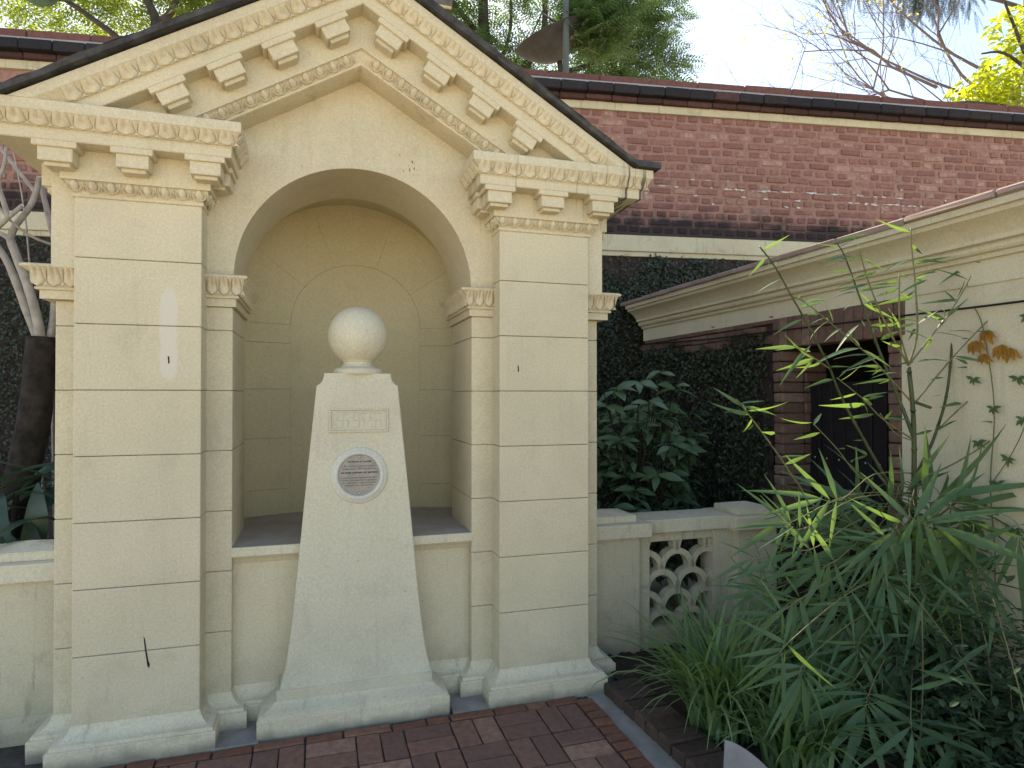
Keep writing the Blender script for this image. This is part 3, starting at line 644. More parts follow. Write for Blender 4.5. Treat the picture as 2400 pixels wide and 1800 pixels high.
for (a, c) in ((.555, XM-RM), (XM+RM, 2.0)):
    xs = [a+(c-a)*k/8 for k in range(9)]
    zz = [.80, 1.05, 1.385, 1.705, 2.01, ZS]
    for z0, z1 in zip(zz[:-1], zz[1:]):
        back_panel('niche_stone', lambda x, z0=z0, z1=z1: (z0+.0006, z1-.0006), 0, 0, xs)
# voussoirs round the panel head
VA = [0, 33, 72, 110, 143, 180]
for a0, a1 in zip(VA[:-1], VA[1:]):
    b = bmesh.new(); n_ = 10; Fv = []
    for k in range(n_+1):
        t = R(a0+.02+(a1-a0-.04)*k/n_); c, s_ = math.cos(t), math.sin(t)
        row = []
        for q in range(7):
            r1 = RM+.001; 
            # outer limit: vault radius or the wall ends
            lim = .90
            if c > 1e-6: lim = min(lim, (2.02-XM)/c)
            if c < -1e-6: lim = min(lim, (.54-XM)/c)
            r_ = r1+(lim-r1)*q/6; X_, Z_ = XM+r_*c, ZS+r_*s_
            row.append(b.verts.new((X_, back_y(X_), Z_)))
        Fv.append(row)
    for k in range(n_):
        for q in range(6): b.faces.new((Fv[k][q], Fv[k][q+1], Fv[k+1][q+1], Fv[k+1][q]))
    f_ = b.faces[:]
    r_ = bmesh.ops.extrude_face_region(b, geom=f_)
    for v in r_['geom']:
        if isinstance(v, bmesh.types.BMVert): v.co.y += .06
    bmesh.ops.recalc_face_normals(b, faces=b.faces[:])
    ed_ = [e for e in b.edges if len(e.link_faces) == 2 and e.calc_face_angle(0) > .8]
    bmesh.ops.bevel(b, geom=ed_, offset=.0014, segments=1, affect='EDGES')
    link('voussoir', finish(b, True, 25), NICHE, pav)
box('back_wall', -.10, 2*XC+.10, 1.205, 1.42, 0, 3.0, NICHE, pav, 0)
prism_y('gable_back', [(.0, 2.9), (2*XC, 2.9), (XC, S0(XC)-.06)], 1.23, 1.42, CREAM, pav)
# bench
b_ = box('bench_top', .640, 2*XC-.640, .162, .71, .842, .886, BENCHTOP, pav, .004)
box('bench_top', .556, 2*XC-.556, .712, 1.16, .842, .886, BENCHTOP, pav, 0)
box('bench_edge', .645, 2*XC-.645, .150, .165, .840, .8875, COPING, pav, .003)
sweep('bench_moulding', [(.64, .222), (2*XC-.64, .222)], [(.012, .794), (.018, .800), (.022, .810), (.034, .822), (.050, .834), (.054, .841)], CREAM, pav, 1)
box('bench_front', .64, 2*XC-.64, .220, .30, 0, .842, CREAM, pav, .002)
# plinth all round
PL = [(.080, -.04), (.080, .082), (.078, .085), (.066, .0855), (.066, .0985), (.064, .1005), (.050, .104), (.034, .111), (.019, .123), (.008, .141), (.002, .162)]
pl_path = [(-.118, 1.25), (-.118, .14), (0, .14), (0, 0), (.531, 0), (.531, .155), (.652, .155), (.652, .22), (XC, .22)]
for s in (1, -1): sweep('plinth', path(pl_path, s), PL, COPING, pav, s, inner=-.05, smooth=25)
# roof slab: thin black weathered edge
def roof_slab():
    b = bmesh.new(); t_ = .040
    pts = [(-.345, 2.929), (-.205, 2.929), (XC, S0(XC)+.004), (2*XC+.205, 2.929), (2*XC+.345, 2.929), (2*XC+.345, 2.962), (2*XC+.190, 2.966), (XC, S0(XC)+.052), (-.19, 2.966), (-.345, 2.962)]
    f = b.faces.new([b.verts.new((x, -.222, z)) for x, z in pts])
    r_ = bmesh.ops.extrude_face_region(b, geom=[f])
    for v in r_['geom']:
        if isinstance(v, bmesh.types.BMVert): v.co.y = 1.48
    bmesh.ops.subdivide_edges(b, edges=[e for e in b.edges if abs(e.verts[0].co.y-e.verts[1].co.y) < .01 and e.calc_length() > .5], cuts=26)
    for v in b.verts:
        if v.co.y < 0: v.co.y += random.uniform(-.008, .006); v.co.z += random.uniform(-.002, .004)
    return link('roof_slab', finish(b), SLAB, pav)
roof_slab()

# ------------------------------------------------------------ obelisk monument
ob = thing('obelisk', 'pale flared obelisk with ball finial, hooked-cross relief panel and round plaque before the niche', 'monument', (1.268, .1, 0))
def stack(name, secs, xc, mat, cham=.006, smooth=24):
    """secs: (z, half width, y front, y back) with chamfered corners"""
    b = bmesh.new(); rows = []
    for z, h, yf, yb in secs:
        c = cham
        pts = [(xc-h+c, yf), (xc+h-c, yf), (xc+h, yf+c), (xc+h, yb-c), (xc+h-c, yb), (xc-h+c, yb), (xc-h, yb-c), (xc-h, yf+c)]
        rows.append([b.verts.new((x, y, z)) for x, y in pts])
    for r0, r1 in zip(rows[:-1], rows[1:]):
        for k in range(8): b.faces.new((r0[k], r0[(k+1) % 8], r1[(k+1) % 8], r1[k]))
    b.faces.new(rows[0][::-1]); b.faces.new(rows[-1])
    return link(name, finish(b, True, smooth), mat, ob)
stack('base_block', [(-.03, .474, -.060, .33), (.083, .474, -.060, .33), (.087, .470, -.056, .33)], 1.263, COPING)
stack('base_moulding', [(.083, .466, -.052, .33), (.097, .466, -.052, .33), (.100, .462, -.048, .33), (.108, .448, -.034, .33), (.117, .428, -.016, .33), (.128, .408, .004, .33), (.141, .396, .016, .33)], 1.264, COPING, smooth=30)
stack('base_fillet', [(.138, .393, .020, .33), (.186, .392, .021, .33), (.190, .390, .023, .33)], 1.266, PALE)
prof = [(.186, .386, .027), (.200, .380, .033), (.225, .373, .040), (.26, .364, .046), (.31, .354, .052), (.38, .343, .057), (.48, .330, .062), (.62, .315, .067), (.77, .301, .073), (1.15, .266, .090), (1.50, .232, .107), (1.713, .2115, .118),
        (1.716, .2095, .1181), (1.719, .203, .1183), (1.725, .194, .1185), (1.735, .185, .119), (1.748, .1785, .1195), (1.763, .1745, .120), (1.781, .1725, .121)]
body = stack('shaft', [(z, h, y, .335) for z, h, y in prof], 1.272, PALE, .004)
fin = lathe('finial_base', [(.127, 1.778), (.130, 1.785), (.130, 1.796), (.124, 1.807), (.110, 1.812), (.092, 1.818), (.079, 1.830), (.075, 1.845), (.080, 1.848), (.085, 1.855), (.083, 1.864), (.070, 1.868)], (1.277, .225, 0), PALE, ob, 48, ang=50)
b = bmesh.new(); bmesh.ops.create_uvsphere(b, u_segments=56, v_segments=32, radius=.160)
for v in b.verts: v.co = v.co*(1+.004*math.sin(v.co.x*23+1)*math.cos(v.co.z*19)) + Vector((1.277, .225, 1.990))
ball = link('ball', finish(b, True), PALE, ob)
def yface(z):
    for (z0, _, y0), (z1, _, y1) in zip(prof[:-1], prof[1:]):
        if z0 <= z <= z1: return y0+(y1-y0)*(z-z0)/(z1-z0)
    return .1
def on_face(x, z, out=0.0): return Matrix.Translation((x, yface(z), z)) @ Matrix.Rotation(-R(2.6), 4, 'X') @ Matrix.Translation((0, -out, 0))
# relief panel
def frame_mesh(w, h, t, d0, d1):
    b = bmesh.new()
    for (x0, x1, z0, z1) in ((-w/2, w/2, h/2-t, h/2), (-w/2, w/2, -h/2, -h/2+t), (-w/2, -w/2+t, -h/2+t, h/2-t), (w/2-t, w/2, -h/2+t, h/2-t)):
        box_bm(x0, x1, -d1, -d0, z0, z1, .002, 1, b)
    return finish(b)
Mp = on_face(1.277, 1.532)
rp = link('relief_panel', finish(box_bm(-.150, .150, -.0015, .004, -.060, .060, 0)), PALE, ob); rp.matrix_basis = Mp
def sub(name, me, mat, par, M):
    o = bpy.data.objects.new(name, me); COL.objects.link(o); o.parent = par
    if not me.materials: me.materials.append(mat)
    o.matrix_basis = M; return o
I4 = Matrix.Identity(4)
sub('panel_frame', frame_mesh(.308, .128, .011, -.003, .009), PALE, rp, I4)
sub('panel_frame', frame_mesh(.284, .104, .009, -.003, .0055), PALE, rp, I4)
def motif():
    b = bmesh.new(); w = .0022; d = .0045
    def bar(x0, z0, x1, z1):
        box_bm(min(x0, x1)-w, max(x0, x1)+w, -d, .001, min(z0, z1)-w, max(z0, z1)+w, .0012, 1, b)
    a, c = .0275, .035
    bar(0, -c, 0, c); bar(-a, 0, a, 0)
    bar(0, c, a*1.15, c); bar(a, 0, a, -c*.9); bar(0, -c, -a*1.1, -c); bar(-a, 0, -a, c*.95)
    return finish(b)
MOT = motif()
for x in (-.085, .0, .085): sub('relief_motif', MOT, PALE, rp, Matrix.Translation((x, 0, 0)))
# round plaque in a moulded ring
Mq = on_face(1.278, 1.242)
ring = lathe('plaque_ring', [(.148, -.006), (.148, .004), (.144, .009), (.133, .010), (.128, .013), (.122, .0185), (.115, .019), (.109, .013), (.106, .004), (.105, -.004)], (0, 0, 0), stucco('ring_plaster', (.68, .655, .55), (.60, .575, .48), (.34, .31, .26), .3, .1), ob, 72, 'y', 50)
ring.matrix_basis = Mq
m_, t_, p_ = mat_new('tarnished_bronze'); P_ = pos(t_)
c_ = mixc(t_, ramp(t_, noise(t_, P_, 30, 6, .7), [(.35, 0.), (.65, 1.)]), (.23, .215, .20), (.34, .305, .26))
c_ = mixc(t_, ramp(t_, noise(t_, P_, 90, 3, .6), [(.6, 0.), (.75, .6)]), c_, (.10, .085, .075))
t_.links.new(c_, p_.inputs['Base Color']); p_.inputs['Metallic'].default_value = .45; p_.inputs['Roughness'].default_value = .48
BRONZE = m_
plq = lathe('plaque', [(.1065, -.004), (.1065, .0052), (.1055, .0062), (.09, .0063), (.002, .0063)], (0, 0, 0), BRONZE, ob, 64, 'y', 40)
plq.matrix_basis = Mq
INK = plainmat('engraved_ink', (.02, .017, .014), (.03, .025, .02), 20, .8)
lines = [('The Advice of Candide', .071, .125, 1), ("The most famous line in Voltaire's", .0485, .158, 0), ('Candide (Paris, 1759) is the final one:', .0335, .176, 0), ('we must cultivate our gardens', .0135, .190, 1),
         ("That line is the quintessence of Candide's", -.0125, .183, 0), ('wisdom: his recognition that no matter', -.0255, .178, 0), ('how you choose to explore the world,', -.039, .170, 0), ('the garden still needs cultivating.', -.0525, .150, 0)]
for txt, z, wd, bold in lines:
    cu = bpy.data.curves.new('inscription', 'FONT'); cu.body = txt; cu.size = .012; cu.align_x = 'CENTER'; cu.extrude = .0003; cu.resolution_u = 2
    if bold: cu.offset = .00035
    o = bpy.data.objects.new('inscription', cu); COL.objects.link(o)
    bpy.context.view_layer.update()
    wnow = max(1e-4, o.dimensions.x); 
    dg = bpy.context.evaluated_depsgraph_get(); me = bpy.data.meshes.new_from_object(o.evaluated_get(dg))
    bpy.data.objects.remove(o); bpy.data.curves.remove(cu)
    me.materials.clear(); k = wd/wnow
    sub('inscription', me, INK, plq, Matrix.Translation((0, -.0066, z-.003)) @ Matrix.Rotation(math.pi/2, 4, 'X') @ Matrix.Diagonal((k, max(k, .8), 1, 1)))
STEEL = plainmat('screw_steel', (.35, .34, .32), (.25, .24, .23), 40, .35, 1.0, bmp=0)
for z in (.097, -.094):
    sc_ = lathe('screw', [(.0075, 0), (.0075, .002), (.006, .0045), (.002, .0055)], (0, 0, 0), STEEL, None, 16, 'y'); 
    sc_.parent = plq; sc_.matrix_basis = Matrix.Translation((0, -.006, z))

# ------------------------------------------------------------ low walls either side
def pyramid(name, x0, x1, y0, y1, z0, z1, za, mat, par):
    b = box_bm(x0, x1, y0, y1, z0, z1, 0)
    top = max(b.faces, key=lambda f: f.calc_center_median().z)
    r_ = bmesh.ops.poke(b, faces=[top]); r_['verts'][0].co.z = za
    bmesh.ops.bevel(b, geom=[e for e in b.edges if e.calc_face_angle(0) > .5], offset=.005, segments=2, affect='EDGES')
    return link(name, finish(b), mat, par)
def pier(par, x0, x1, yf, cx0, cx1):
    box('post', x0, x1, yf+.045, yf+.36, -.05, .760, LOWWALL, par, .004)
    box('cap', cx0, cx1, yf, yf+.40, .757, .845, COPING, par, .006)
    pyramid('cap_block', cx0+.062, cx1-.078, yf+.065, yf+.335, .843, .890, .918, COPING, par)
bal = thing('balustrade', 'low cream garden wall with pierced fish-scale lattice panel right of the pavilion', 'balustrade', (3.4, .4, 0))
pier(bal, 2.60, 3.052, .27, 2.58, 3.118)
pier(bal, 3.790, 4.105, .265, 3.737, 4.165)
box('coping', 3.112, 3.745, .335, .62, .763, .850, COPING, bal, .005)
box('stile', 3.045, 3.150, .365, .52, -.05, .765, LOWWALL, bal, .003)
box('stile', 3.635, 3.80, .365, .52, -.05, .765, LOWWALL, bal, .003)
box('rail', 3.140, 3.645, .372, .51, .700, .766, LOWWALL, bal, .003)
box('rail', 3.140, 3.645, .372, .51, -.05, .135, LOWWALL, bal, .003)
def arch_mesh(ri, ro, y0, y1, a0=-8, a1=188, n=22):
    b = bmesh.new(); rows = []
    for k in range(n+1):
        t = R(a0+(a1-a0)*k/n); c, s_ = math.cos(t), math.sin(t)
        rows.append([b.verts.new((r*c, y, r*s_*1.02)) for r, y in ((ri, y0), (ro, y0), (ro, y1), (ri, y1))])
    for r0, r1 in zip(rows[:-1], rows[1:]):
        for k in range(4): b.faces.new((r0[k], r0[(k+1) % 4], r1[(k+1) % 4], r1[k]))
    b.faces.new(rows[0]); b.faces.new(rows[-1][::-1])
    return finish(b, True, 30)
ARC = [arch_mesh(.091, .130, .395+.0008*k, .465+.0008*k) for k in range(2)]
for r in range(5):
    zc = .110+.1335*r
    for k in range(-1, 4):
        xc_ = 3.258+.231*k-(.1155 if r % 2 else 0)
        if xc_ < 3.10 or xc_ > 3.72: continue
        if abs(xc_-3.39) > .34: continue
        link('lattice_arch', ARC[r % 2], LOWWALL, bal).matrix_basis = Matrix.Translation((xc_, 0, zc))
for x, w_ in ((3.374, .030),): box('lattice_post', x-.03, x+.03, .397, .466, .66, .72, LOWWALL, bal, .003)
lw = thing('low_wall', 'low cream garden wall with stepped coping left of the pavilion', 'wall', (-.6, .4, 0))
box('post', -.62, -.10, .315, .63, -.05, .760, LOWWALL, lw, .004)
box('cap', -.66, -.10, .27, .67, .757, .847, COPING, lw, .006)
pyramid('cap_block', -.545, -.105, .335, .61, .845, .892, .925, COPING, lw)
box('wall_panel', -2.6, -.61, .37, .55, -.05, .765, LOWWALL, lw, .003)
box('coping', -2.6, -.655, .335, .62, .763, .850, COPING, lw, .005)
sweep('plinth', [(-2.6, .315), (-.10, .315)], [(.055, -.04), (.055, .05), (.045, .062), (.02, .075), (.004, .10)], LOWWALL, lw, 1)

# ------------------------------------------------------------ tall brick wall behind
WALLM = Matrix.Translation((4.4, 2.8, 0)) @ Matrix.Rotation(math.atan2(-.148, .989), 4, 'Z')
bwl = thing('brick_wall', 'tall old red brick wall with cream bands and black ledge behind the pavilion', 'wall', (4.4, 2.8, 0))
def wbox(name, x0, x1, y0, y1, z0, z1, mat, bev=.004, kind=None, par=None):
    o = link(name, finish(box_bm(x0, x1, y0, y1, z0, z1, bev, 1)), mat, par or bwl, kind); o.matrix_basis = WALLM; return o
BANDM = stucco('cream_band', (.62, .56, .38), (.54, .48, .33), (.20, .18, .13), .6, .55)
wbox('wall_core', -13, 13, .012, .60, -.1, 5.0, MORTAR, 0)
wbox('upper_band', -13, 13, -.022, .03, 4.738, 4.825, BANDM, .004)
wbox('lower_band', -13, 13, -.055, .03, 3.215, 3.388, BANDM, .006)
wbox('lower_band_step', -13, 13, -.030, .03, 3.165, 3.216, BANDM, .004)
CO, ROW = .0885, 15
br_ = [rough(finish(box_bm(-.117, .117, .003, .05, -.030, .030, .009, 2)), .0045, 100+k) for k in range(8)]
hd_ = [rough(finish(box_bm(-.051, .051, .003, .05, -.030, .030, .010, 2)), .0045, 120+k) for k in range(8)]
acc = Acc(); cnt = 0
def mesh_np(me):
    co = np.zeros(len(me.vertices)*3); me.vertices.foreach_get('co', co); return co.reshape(-1, 3), [tuple(p.vertices) for p in me.polygons]
br_np = [mesh_np(m) for m in br_]; hd_np = [mesh_np(m) for m in hd_]
for r in range(16):
    z = 4.706-CO*r; head = r % 2 == 0; pit = .1375 if head else .275
    x = -7.2+(.07 if head else 0)+random.uniform(-.06, .06)
    while x < 5.4:
        vis = x > -1.75 or (x < -5.0 and z < 4.5)
        if vis and z > 3.40:
            M = Matrix.Translation((x+random.gauss(0, .006), random.gauss(0, .003), z+random.gauss(0, .004))) @ Matrix.Rotation(random.gauss(0, .02), 4, 'Y')
            k = random.randrange(8)
            single = x > -1.75 and ((not head and x < 4.9) or (head and -.4 < x < 1.4)) and cnt < 300
            if single:
                cnt += 1; link('brick', (hd_ if head else br_)[k], OLDBRICK, bwl).matrix_basis = WALLM @ M
            else: acc.add(*(hd_np if head else br_np)[k], WALLM @ M)
        x += pit*random.uniform(.94, 1.06)
link('brickwork', acc.mesh(), OLDBRICK, bwl, 'stuff')
LEDGE = brickmat('black_ledge_brick', (.04, .036, .038), (.028, .026, .03), (.10, .055, .05))
LEDGED = brickmat('dark_red_ledge_brick', (.10, .05, .045), (.07, .038, .036), (.14, .07, .06))
COPT = brickmat('red_coping_tile', (.20, .09, .075), (.16, .075, .065), (.26, .13, .10))
x = -6.6
while x < 6.2:
    if x > -1.9 or x < -4.8:
        w_ = .285
        for nm, a, c, z0, z1, mt in (('ledge_brick', -.145, .10, 4.872, 4.968, LEDGE), ('corbel_brick', -.075, .06, 4.818, 4.873, LEDGED)):
            o = link(nm, rough(finish(box_bm(x+.002, x+w_-.002, a+random.uniform(-.006, .006), c, z0, z1, .008, 1)), .003, int(x*100) % 999), mt, bwl); o.matrix_basis = WALLM
    x += .285
b = bmesh.new()
vv = [[b.verts.new((x, y, z)) for y, z in ((-.128, 4.960), (-.124, 4.972), (-.004, 5.052), (.08, 5.052), (.08, 4.96))] for x in (-13, 13)]
for k in range(5): b.faces.new((vv[0][k], vv[0][(k+1) % 5], vv[1][(k+1) % 5], vv[1][k]))
b.faces.new(vv[0]); b.faces.new(vv[1][::-1])
link('ledge_haunch', finish(b), plainmat('pale_ledge_mortar', (.50, .42, .36), (.40, .33, .28), 10, .9), bwl).matrix_basis = WALLM
x = -6.6
while x < 6.2:
    if x > -2.2 or x < -4.6:
        o = link('coping_tile', rough(finish(box_bm(x+.003, x+.557, .0+random.uniform(-.008, .008), .40, 5.045, 5.128+random.uniform(-.006, .006), .010, 1)), .003, int(x*77) % 999), COPT, bwl); o.matrix_basis = WALLM
    x += .56
wbox('coping_core', -13, 13, .06, .40, 5.0, 5.11, COPT, 0)
# flakes of old whitewash along one course
WHITE = plainmat('whitewash_flake', (.62, .60, .57), (.5, .48, .45), 30, .9)
for k in range(70):
    x = random.uniform(-.2, 4.6) if k % 3 else random.uniform(1.0, 3.2); z = 3.93+random.gauss(0, .05)-.018*(x-1)
    n_ = random.randint(9, 14); w_ = random.uniform(.012, .07); h_ = random.uniform(.004, .013); z = 4.706-CO*(round((4.706-z)/CO-.5)+.5)+random.gauss(0, .004)
    V = [(x, -.004, z)]+[(x+w_*math.cos(a)*random.uniform(.25, 1.2), -.002, z+h_*math.sin(a)*random.uniform(.2, 1.4)) for a in [2*math.pi*q/n_ for q in range(n_)]]
    o = link('whitewash_flake', raw(V, [(0, 1+q, 1+(q+1) % n_) for q in range(n_)]), WHITE, bwl); o.matrix_basis = WALLM

# ------------------------------------------------------------ garden wall with the gateway
XW = 4.4
gw = thing('garden_wall', 'cream plastered wall with moulded cornice and brick-framed gateway behind the bamboo', 'wall', (XW, 0, 0))
WALLP = stucco('wall_plaster', (.66, .60, .43), (.60, .54, .385), (.34, .30, .22), .35, .28, .5)
box('wall_panel', XW, XW+.35, -3.6, -.415, -.1, 2.30, WALLP, gw, .004)
box('wall_panel', XW+.02, XW+.35, .685, 2.86, -.1, 2.30, MORTAR, gw, 0)
box('wall_head', XW+.03, XW+.35, -.43, .70, 2.20, 2.30, MORTAR, gw, 0)
cor = [(.010, 2.245), (.010, 2.370), (.034, 2.373), (.034, 2.396), (.060, 2.400), (.070, 2.412), (.072, 2.428), (.064, 2.440), (.094, 2.444), (.094, 2.466), (.104, 2.484), (.128, 2.512), (.160, 2.536), (.196, 2.552), (.200, 2.574), (.222, 2.577), (.222, 2.612)]
sweep('cornice', [(XW, 2.70), (XW, -3.6)], cor, WALLP, gw, 1, inner=-.32, smooth=25)
for k in range(13):
    y1 = 2.78-k*.49; o = link('coping_tile', rough(finish(box_bm(XW-.245+random.uniform(-.006, .006), XW+.36, y1-.485, y1, 2.612, 2.650+random.uniform(-.003, .003), .008, 1)), .003, 300+k), plainmat('weathered_tile', (.36, .27, .23), (.27, .20, .175), 7, .9) if k == 0 else bpy.data.materials['weathered_tile'], gw)
gb = [rough(finish(box_bm(-.03, .11, -.036, .036, -.115, .115, .006, 1)), .002, 330+k) for k in range(4)]
for k in range(15):
    o = link('lintel_brick', random.choice(gb), GATEBRICK, gw); o.location = (XW+.022+random.uniform(-.003, .003), .66-k*.0762, 2.138)
jb = [rough(finish(box_bm(-.0, .20, -.05, .05, -.036, .036, .008, 1)), .003, 340+k) for k in range(5)]
for k in range(26):
    z = .02+k*.0775
    o = link('jamb_brick', random.choice(jb), GATEBRICK, gw); o.location = (XW-.012+random.uniform(-.004, .004), .635+random.uniform(-.008, .008), z)
    o2 = link('jamb_brick', random.choice(jb), GATEBRICK, gw); o2.location = (XW+.20+random.uniform(-.004, .004), .640+random.uniform(-.008, .008), z)
    o3 = link('jamb_brick', random.choice(jb), GATEBRICK, gw); o3.location = (XW-.010+random.uniform(-.003, .003), -.372, z); o3.scale = (1, .85, 1)
box('jamb_core', XW+.02, XW+.42, .66, .72, -.1, 2.03, MORTAR, gw, 0)
sb_ = [rough(finish(box_bm(-.02, .05, -.12, .12, -.033, .033, .006, 1)), .003, 360+k) for k in range(4)]
for r in range(3):
    for k in range(9):
        y = .80+k*.25+(.12 if r % 2 else 0)
        if y < 2.7: link('brick', random.choice(sb_), GATEBRICK, gw).location = (XW+.012, y, 2.245-r*.075)
DARK = plainmat('dark_sky_blocker', (.045, .035, .03), (.03, .025, .022), 6, .95)  # added closed box behind the gateway; blocks skylight so the opening reads dark
box('sky_blocker_wall', XW+.42, XW+1.6, .70, .80, -.1, 2.4, DARK, gw, 0)
box('sky_blocker_wall', XW+.36, XW+1.6, -.60, -.50, -.1, 2.4, DARK, gw, 0)
box('sky_blocker_wall', XW+1.5, XW+1.6, -.5, .70, -.1, 2.4, DARK, gw, 0)
box('sky_blocker_lid', XW+.34, XW+1.6, -.6, .8, 2.22, 2.42, DARK, gw, 0)
gt = thing('gate', 'dark plank gate with studs set in the brick gateway', 'gate', (XW+.26, .1, 0))
GATEP = plainmat('dark_gate_paint', (.014, .012, .014), (.024, .020, .021), 9, .6, bmp=.35, bscale=60, spec=.2)
y = -.43
for k in range(9):
    box('plank', XW+.25, XW+.285, y+.004, y+.111, .02, 1.765+random.uniform(-.004, .004), GATEP, gt, .006)
    for z in (1.2, .45): 
        o = lathe('stud', [(.009, 0), (.009, .003), (.005, .007), (.001, .008)], (0, 0, 0), STEEL, gt, 10, 'y'); o.matrix_basis = Matrix.Translation((XW+.25, y+.057, z)) @ Matrix.Rotation(-math.pi/2, 4, 'Z')
    y += .115
box('rail', XW+.285, XW+.33, -.42, .60, 1.55, 1.66, GATEP, gt, .004); box('rail', XW+.285, XW+.33, -.42, .60, .25, .36, GATEP, gt, .004)
tag(tube('cable', [(XW-.03, 2.72, 2.21), (XW-.03, 1.6, 2.165), (XW-.03, .6, 2.15), (XW-.03, -.4, 2.135), (XW-.03, -1.3, 2.125), (XW-.03, -2.6, 2.14)], .006, .006, plainmat('black_rubber', (.012, .012, .013), (.02, .02, .02), 5, .6, bmp=0), None, 6, 6), 'thin black cable strung along the cream wall under its cornice', 'cable')

# small marks on the pavilion plaster
MARK = plainmat('black_mark', (.015, .013, .012), (.03, .026, .022), 40, .9, bmp=0)
def mark(pts, y, par=pav): link('plaster_mark', raw([(x, y, z) for x, z in pts], [tuple(range(len(pts)))]), MARK, par)
mark([(.291, .540), (.298, .520), (.304, .47), (.312, .42), (.318, .405), (.316, .385), (.308, .395), (.306, .41), (.299, .46), (.294, .50)], -.0008)
for k in range(9): 
    x, z = 1.555+random.gauss(0, .026), 2.935+random.gauss(0, .026); a_ = random.uniform(.003, .008)
    mark([(x, z+a_*1.6), (x+a_*.5, z), (x+a_*.2, z-a_*1.5), (x-a_*.4, z-a_*.2)], .1542)
for x, z in ((.39, 1.83), (2.13, 1.81)): mark([(x-.004, z+.02), (x+.003, z+.018), (x+.005, z-.012), (x-.001, z-.018)], -.0008)

# ------------------------------------------------------------ plants: shared leaf shapes
def blade(L, W, n=5, bend=.15, fold=.10, peak=.35):
    """lance-shaped leaf along +y, folded on its midrib; z up"""
    V = []; Fc = []
    for i in range(n+1):
        t = i/n; w = W*.5*min(1, (t/peak)**.6 if t < peak else ((1-t)/(1-peak))**.8)
        w = max(w, W*.02); z = -bend*L*t*t
        V += [(-w, L*t, z+fold*w), (0, L*t, z), (w, L*t, z+fold*w)]
    for i in range(n):
        a = i*3; Fc += [(a, a+1, a+4, a+3), (a+1, a+2, a+5, a+4)]
    return V, Fc
def mesh_of(t, smooth=True): return raw(t[0], t[1], smooth)

BARKD = plainmat('dark_rough_bark', (.018, .014, .012), (.050, .040, .030), 16, .95, bmp=1.0, bscale=45)
BARKP = plainmat('pale_smooth_bark', (.44, .40, .35), (.28, .245, .21), 14, .8, bmp=.4, bscale=60)
BARKT = plainmat('tree_bark', (.05, .042, .036), (.09, .075, .062), 10, .95, bmp=.6)
IVY = leafmat('creeping_fig_leaf', (.022, .034, .020), (.042, .058, .032), .12, (.05, .09, .02), .42, .45)

# bare tree left of the pavilion
ft = thing('bare_tree', 'dark mottled trunk with forked pale leafless branches beside the left wing', 'tree', (-.86, 1.32, 0))
tube('trunk', [(-.90, 1.36, -.05), (-.80, 1.33, .5), (-.70, 1.30, 1.05), (-.61, 1.30, 1.6), (-.585, 1.30, 2.03)], .115, .078, BARKD, ft, 12, 5, .07)
for pts, r0, r1 in (
    ([(-.585, 1.30, 1.98), (-.61, 1.30, 2.15), (-.663, 1.30, 2.357), (-.715, 1.31, 2.50), (-.761, 1.32, 2.631)], .038, .030),
    ([(-.761, 1.32, 2.631), (-.735, 1.32, 2.72), (-.66, 1.30, 2.823), (-.611, 1.28, 2.931), (-.585, 1.25, 3.02)], .026, .020),
    ([(-.761, 1.32, 2.625), (-.80, 1.33, 2.66), (-.90, 1.36, 2.70)], .022, .016),
    ([(-.82, 1.25, 2.66), (-.734, 1.23, 2.75), (-.66, 1.22, 2.825)], .020, .016),
    ([(-.735, 1.23, 2.74), (-.755, 1.20, 2.85), (-.768, 1.18, 2.945), (-.73, 1.16, 3.05), (-.718, 1.15, 3.15)], .020, .011),
    ([(-.768, 1.18, 2.94), (-.80, 1.18, 3.0), (-.85, 1.18, 3.08)], .013, .008),
    ([(-.62, 1.36, 2.0), (-.713, 1.36, 2.281), (-.76, 1.36, 2.42), (-.807, 1.36, 2.532), (-.90, 1.38, 2.66)], .034, .024),
    ([(-.56, 1.33, 1.98), (-.536, 1.34, 2.141), (-.537, 1.36, 2.4), (-.539, 1.37, 2.587), (-.563, 1.37, 2.764), (-.59, 1.36, 2.9), (-.611, 1.34, 3.013)], .030, .014),
    ([(-.54, 1.36, 2.62), (-.59, 1.36, 2.85), (-.62, 1.36, 3.0)], .015, .010),
    ([(-.563, 1.37, 2.764), (-.53, 1.38, 2.86), (-.52, 1.38, 2.95)], .013, .009),
    ([(-.545, 1.35, 2.62), (-.65, 1.30, 2.66), (-.74, 1.26, 2.74), (-.81, 1.24, 2.84)], .011, .008),
    ([(-.611, 1.28, 2.92), (-.70, 1.25, 3.05), (-.80, 1.22, 3.2), (-.86, 1.2, 3.32)], .015, .010)):
    tube('branch', pts, r0*.78, r1*.78, BARKP, ft, 9, 4, .05)
SPR = leafmat('young_leaf', (.10, .20, .04), (.16, .28, .06), .4, (.25, .42, .06))
lt = [mesh_of(blade(.085, .034, 4, .5, .3)), mesh_of(blade(.065, .028, 4, .9, .3))]
sp = thing('sapling', 'slender sapling with drooping young leaves behind the black roof edge', 'sapling', (-.62, 1.7, 0))
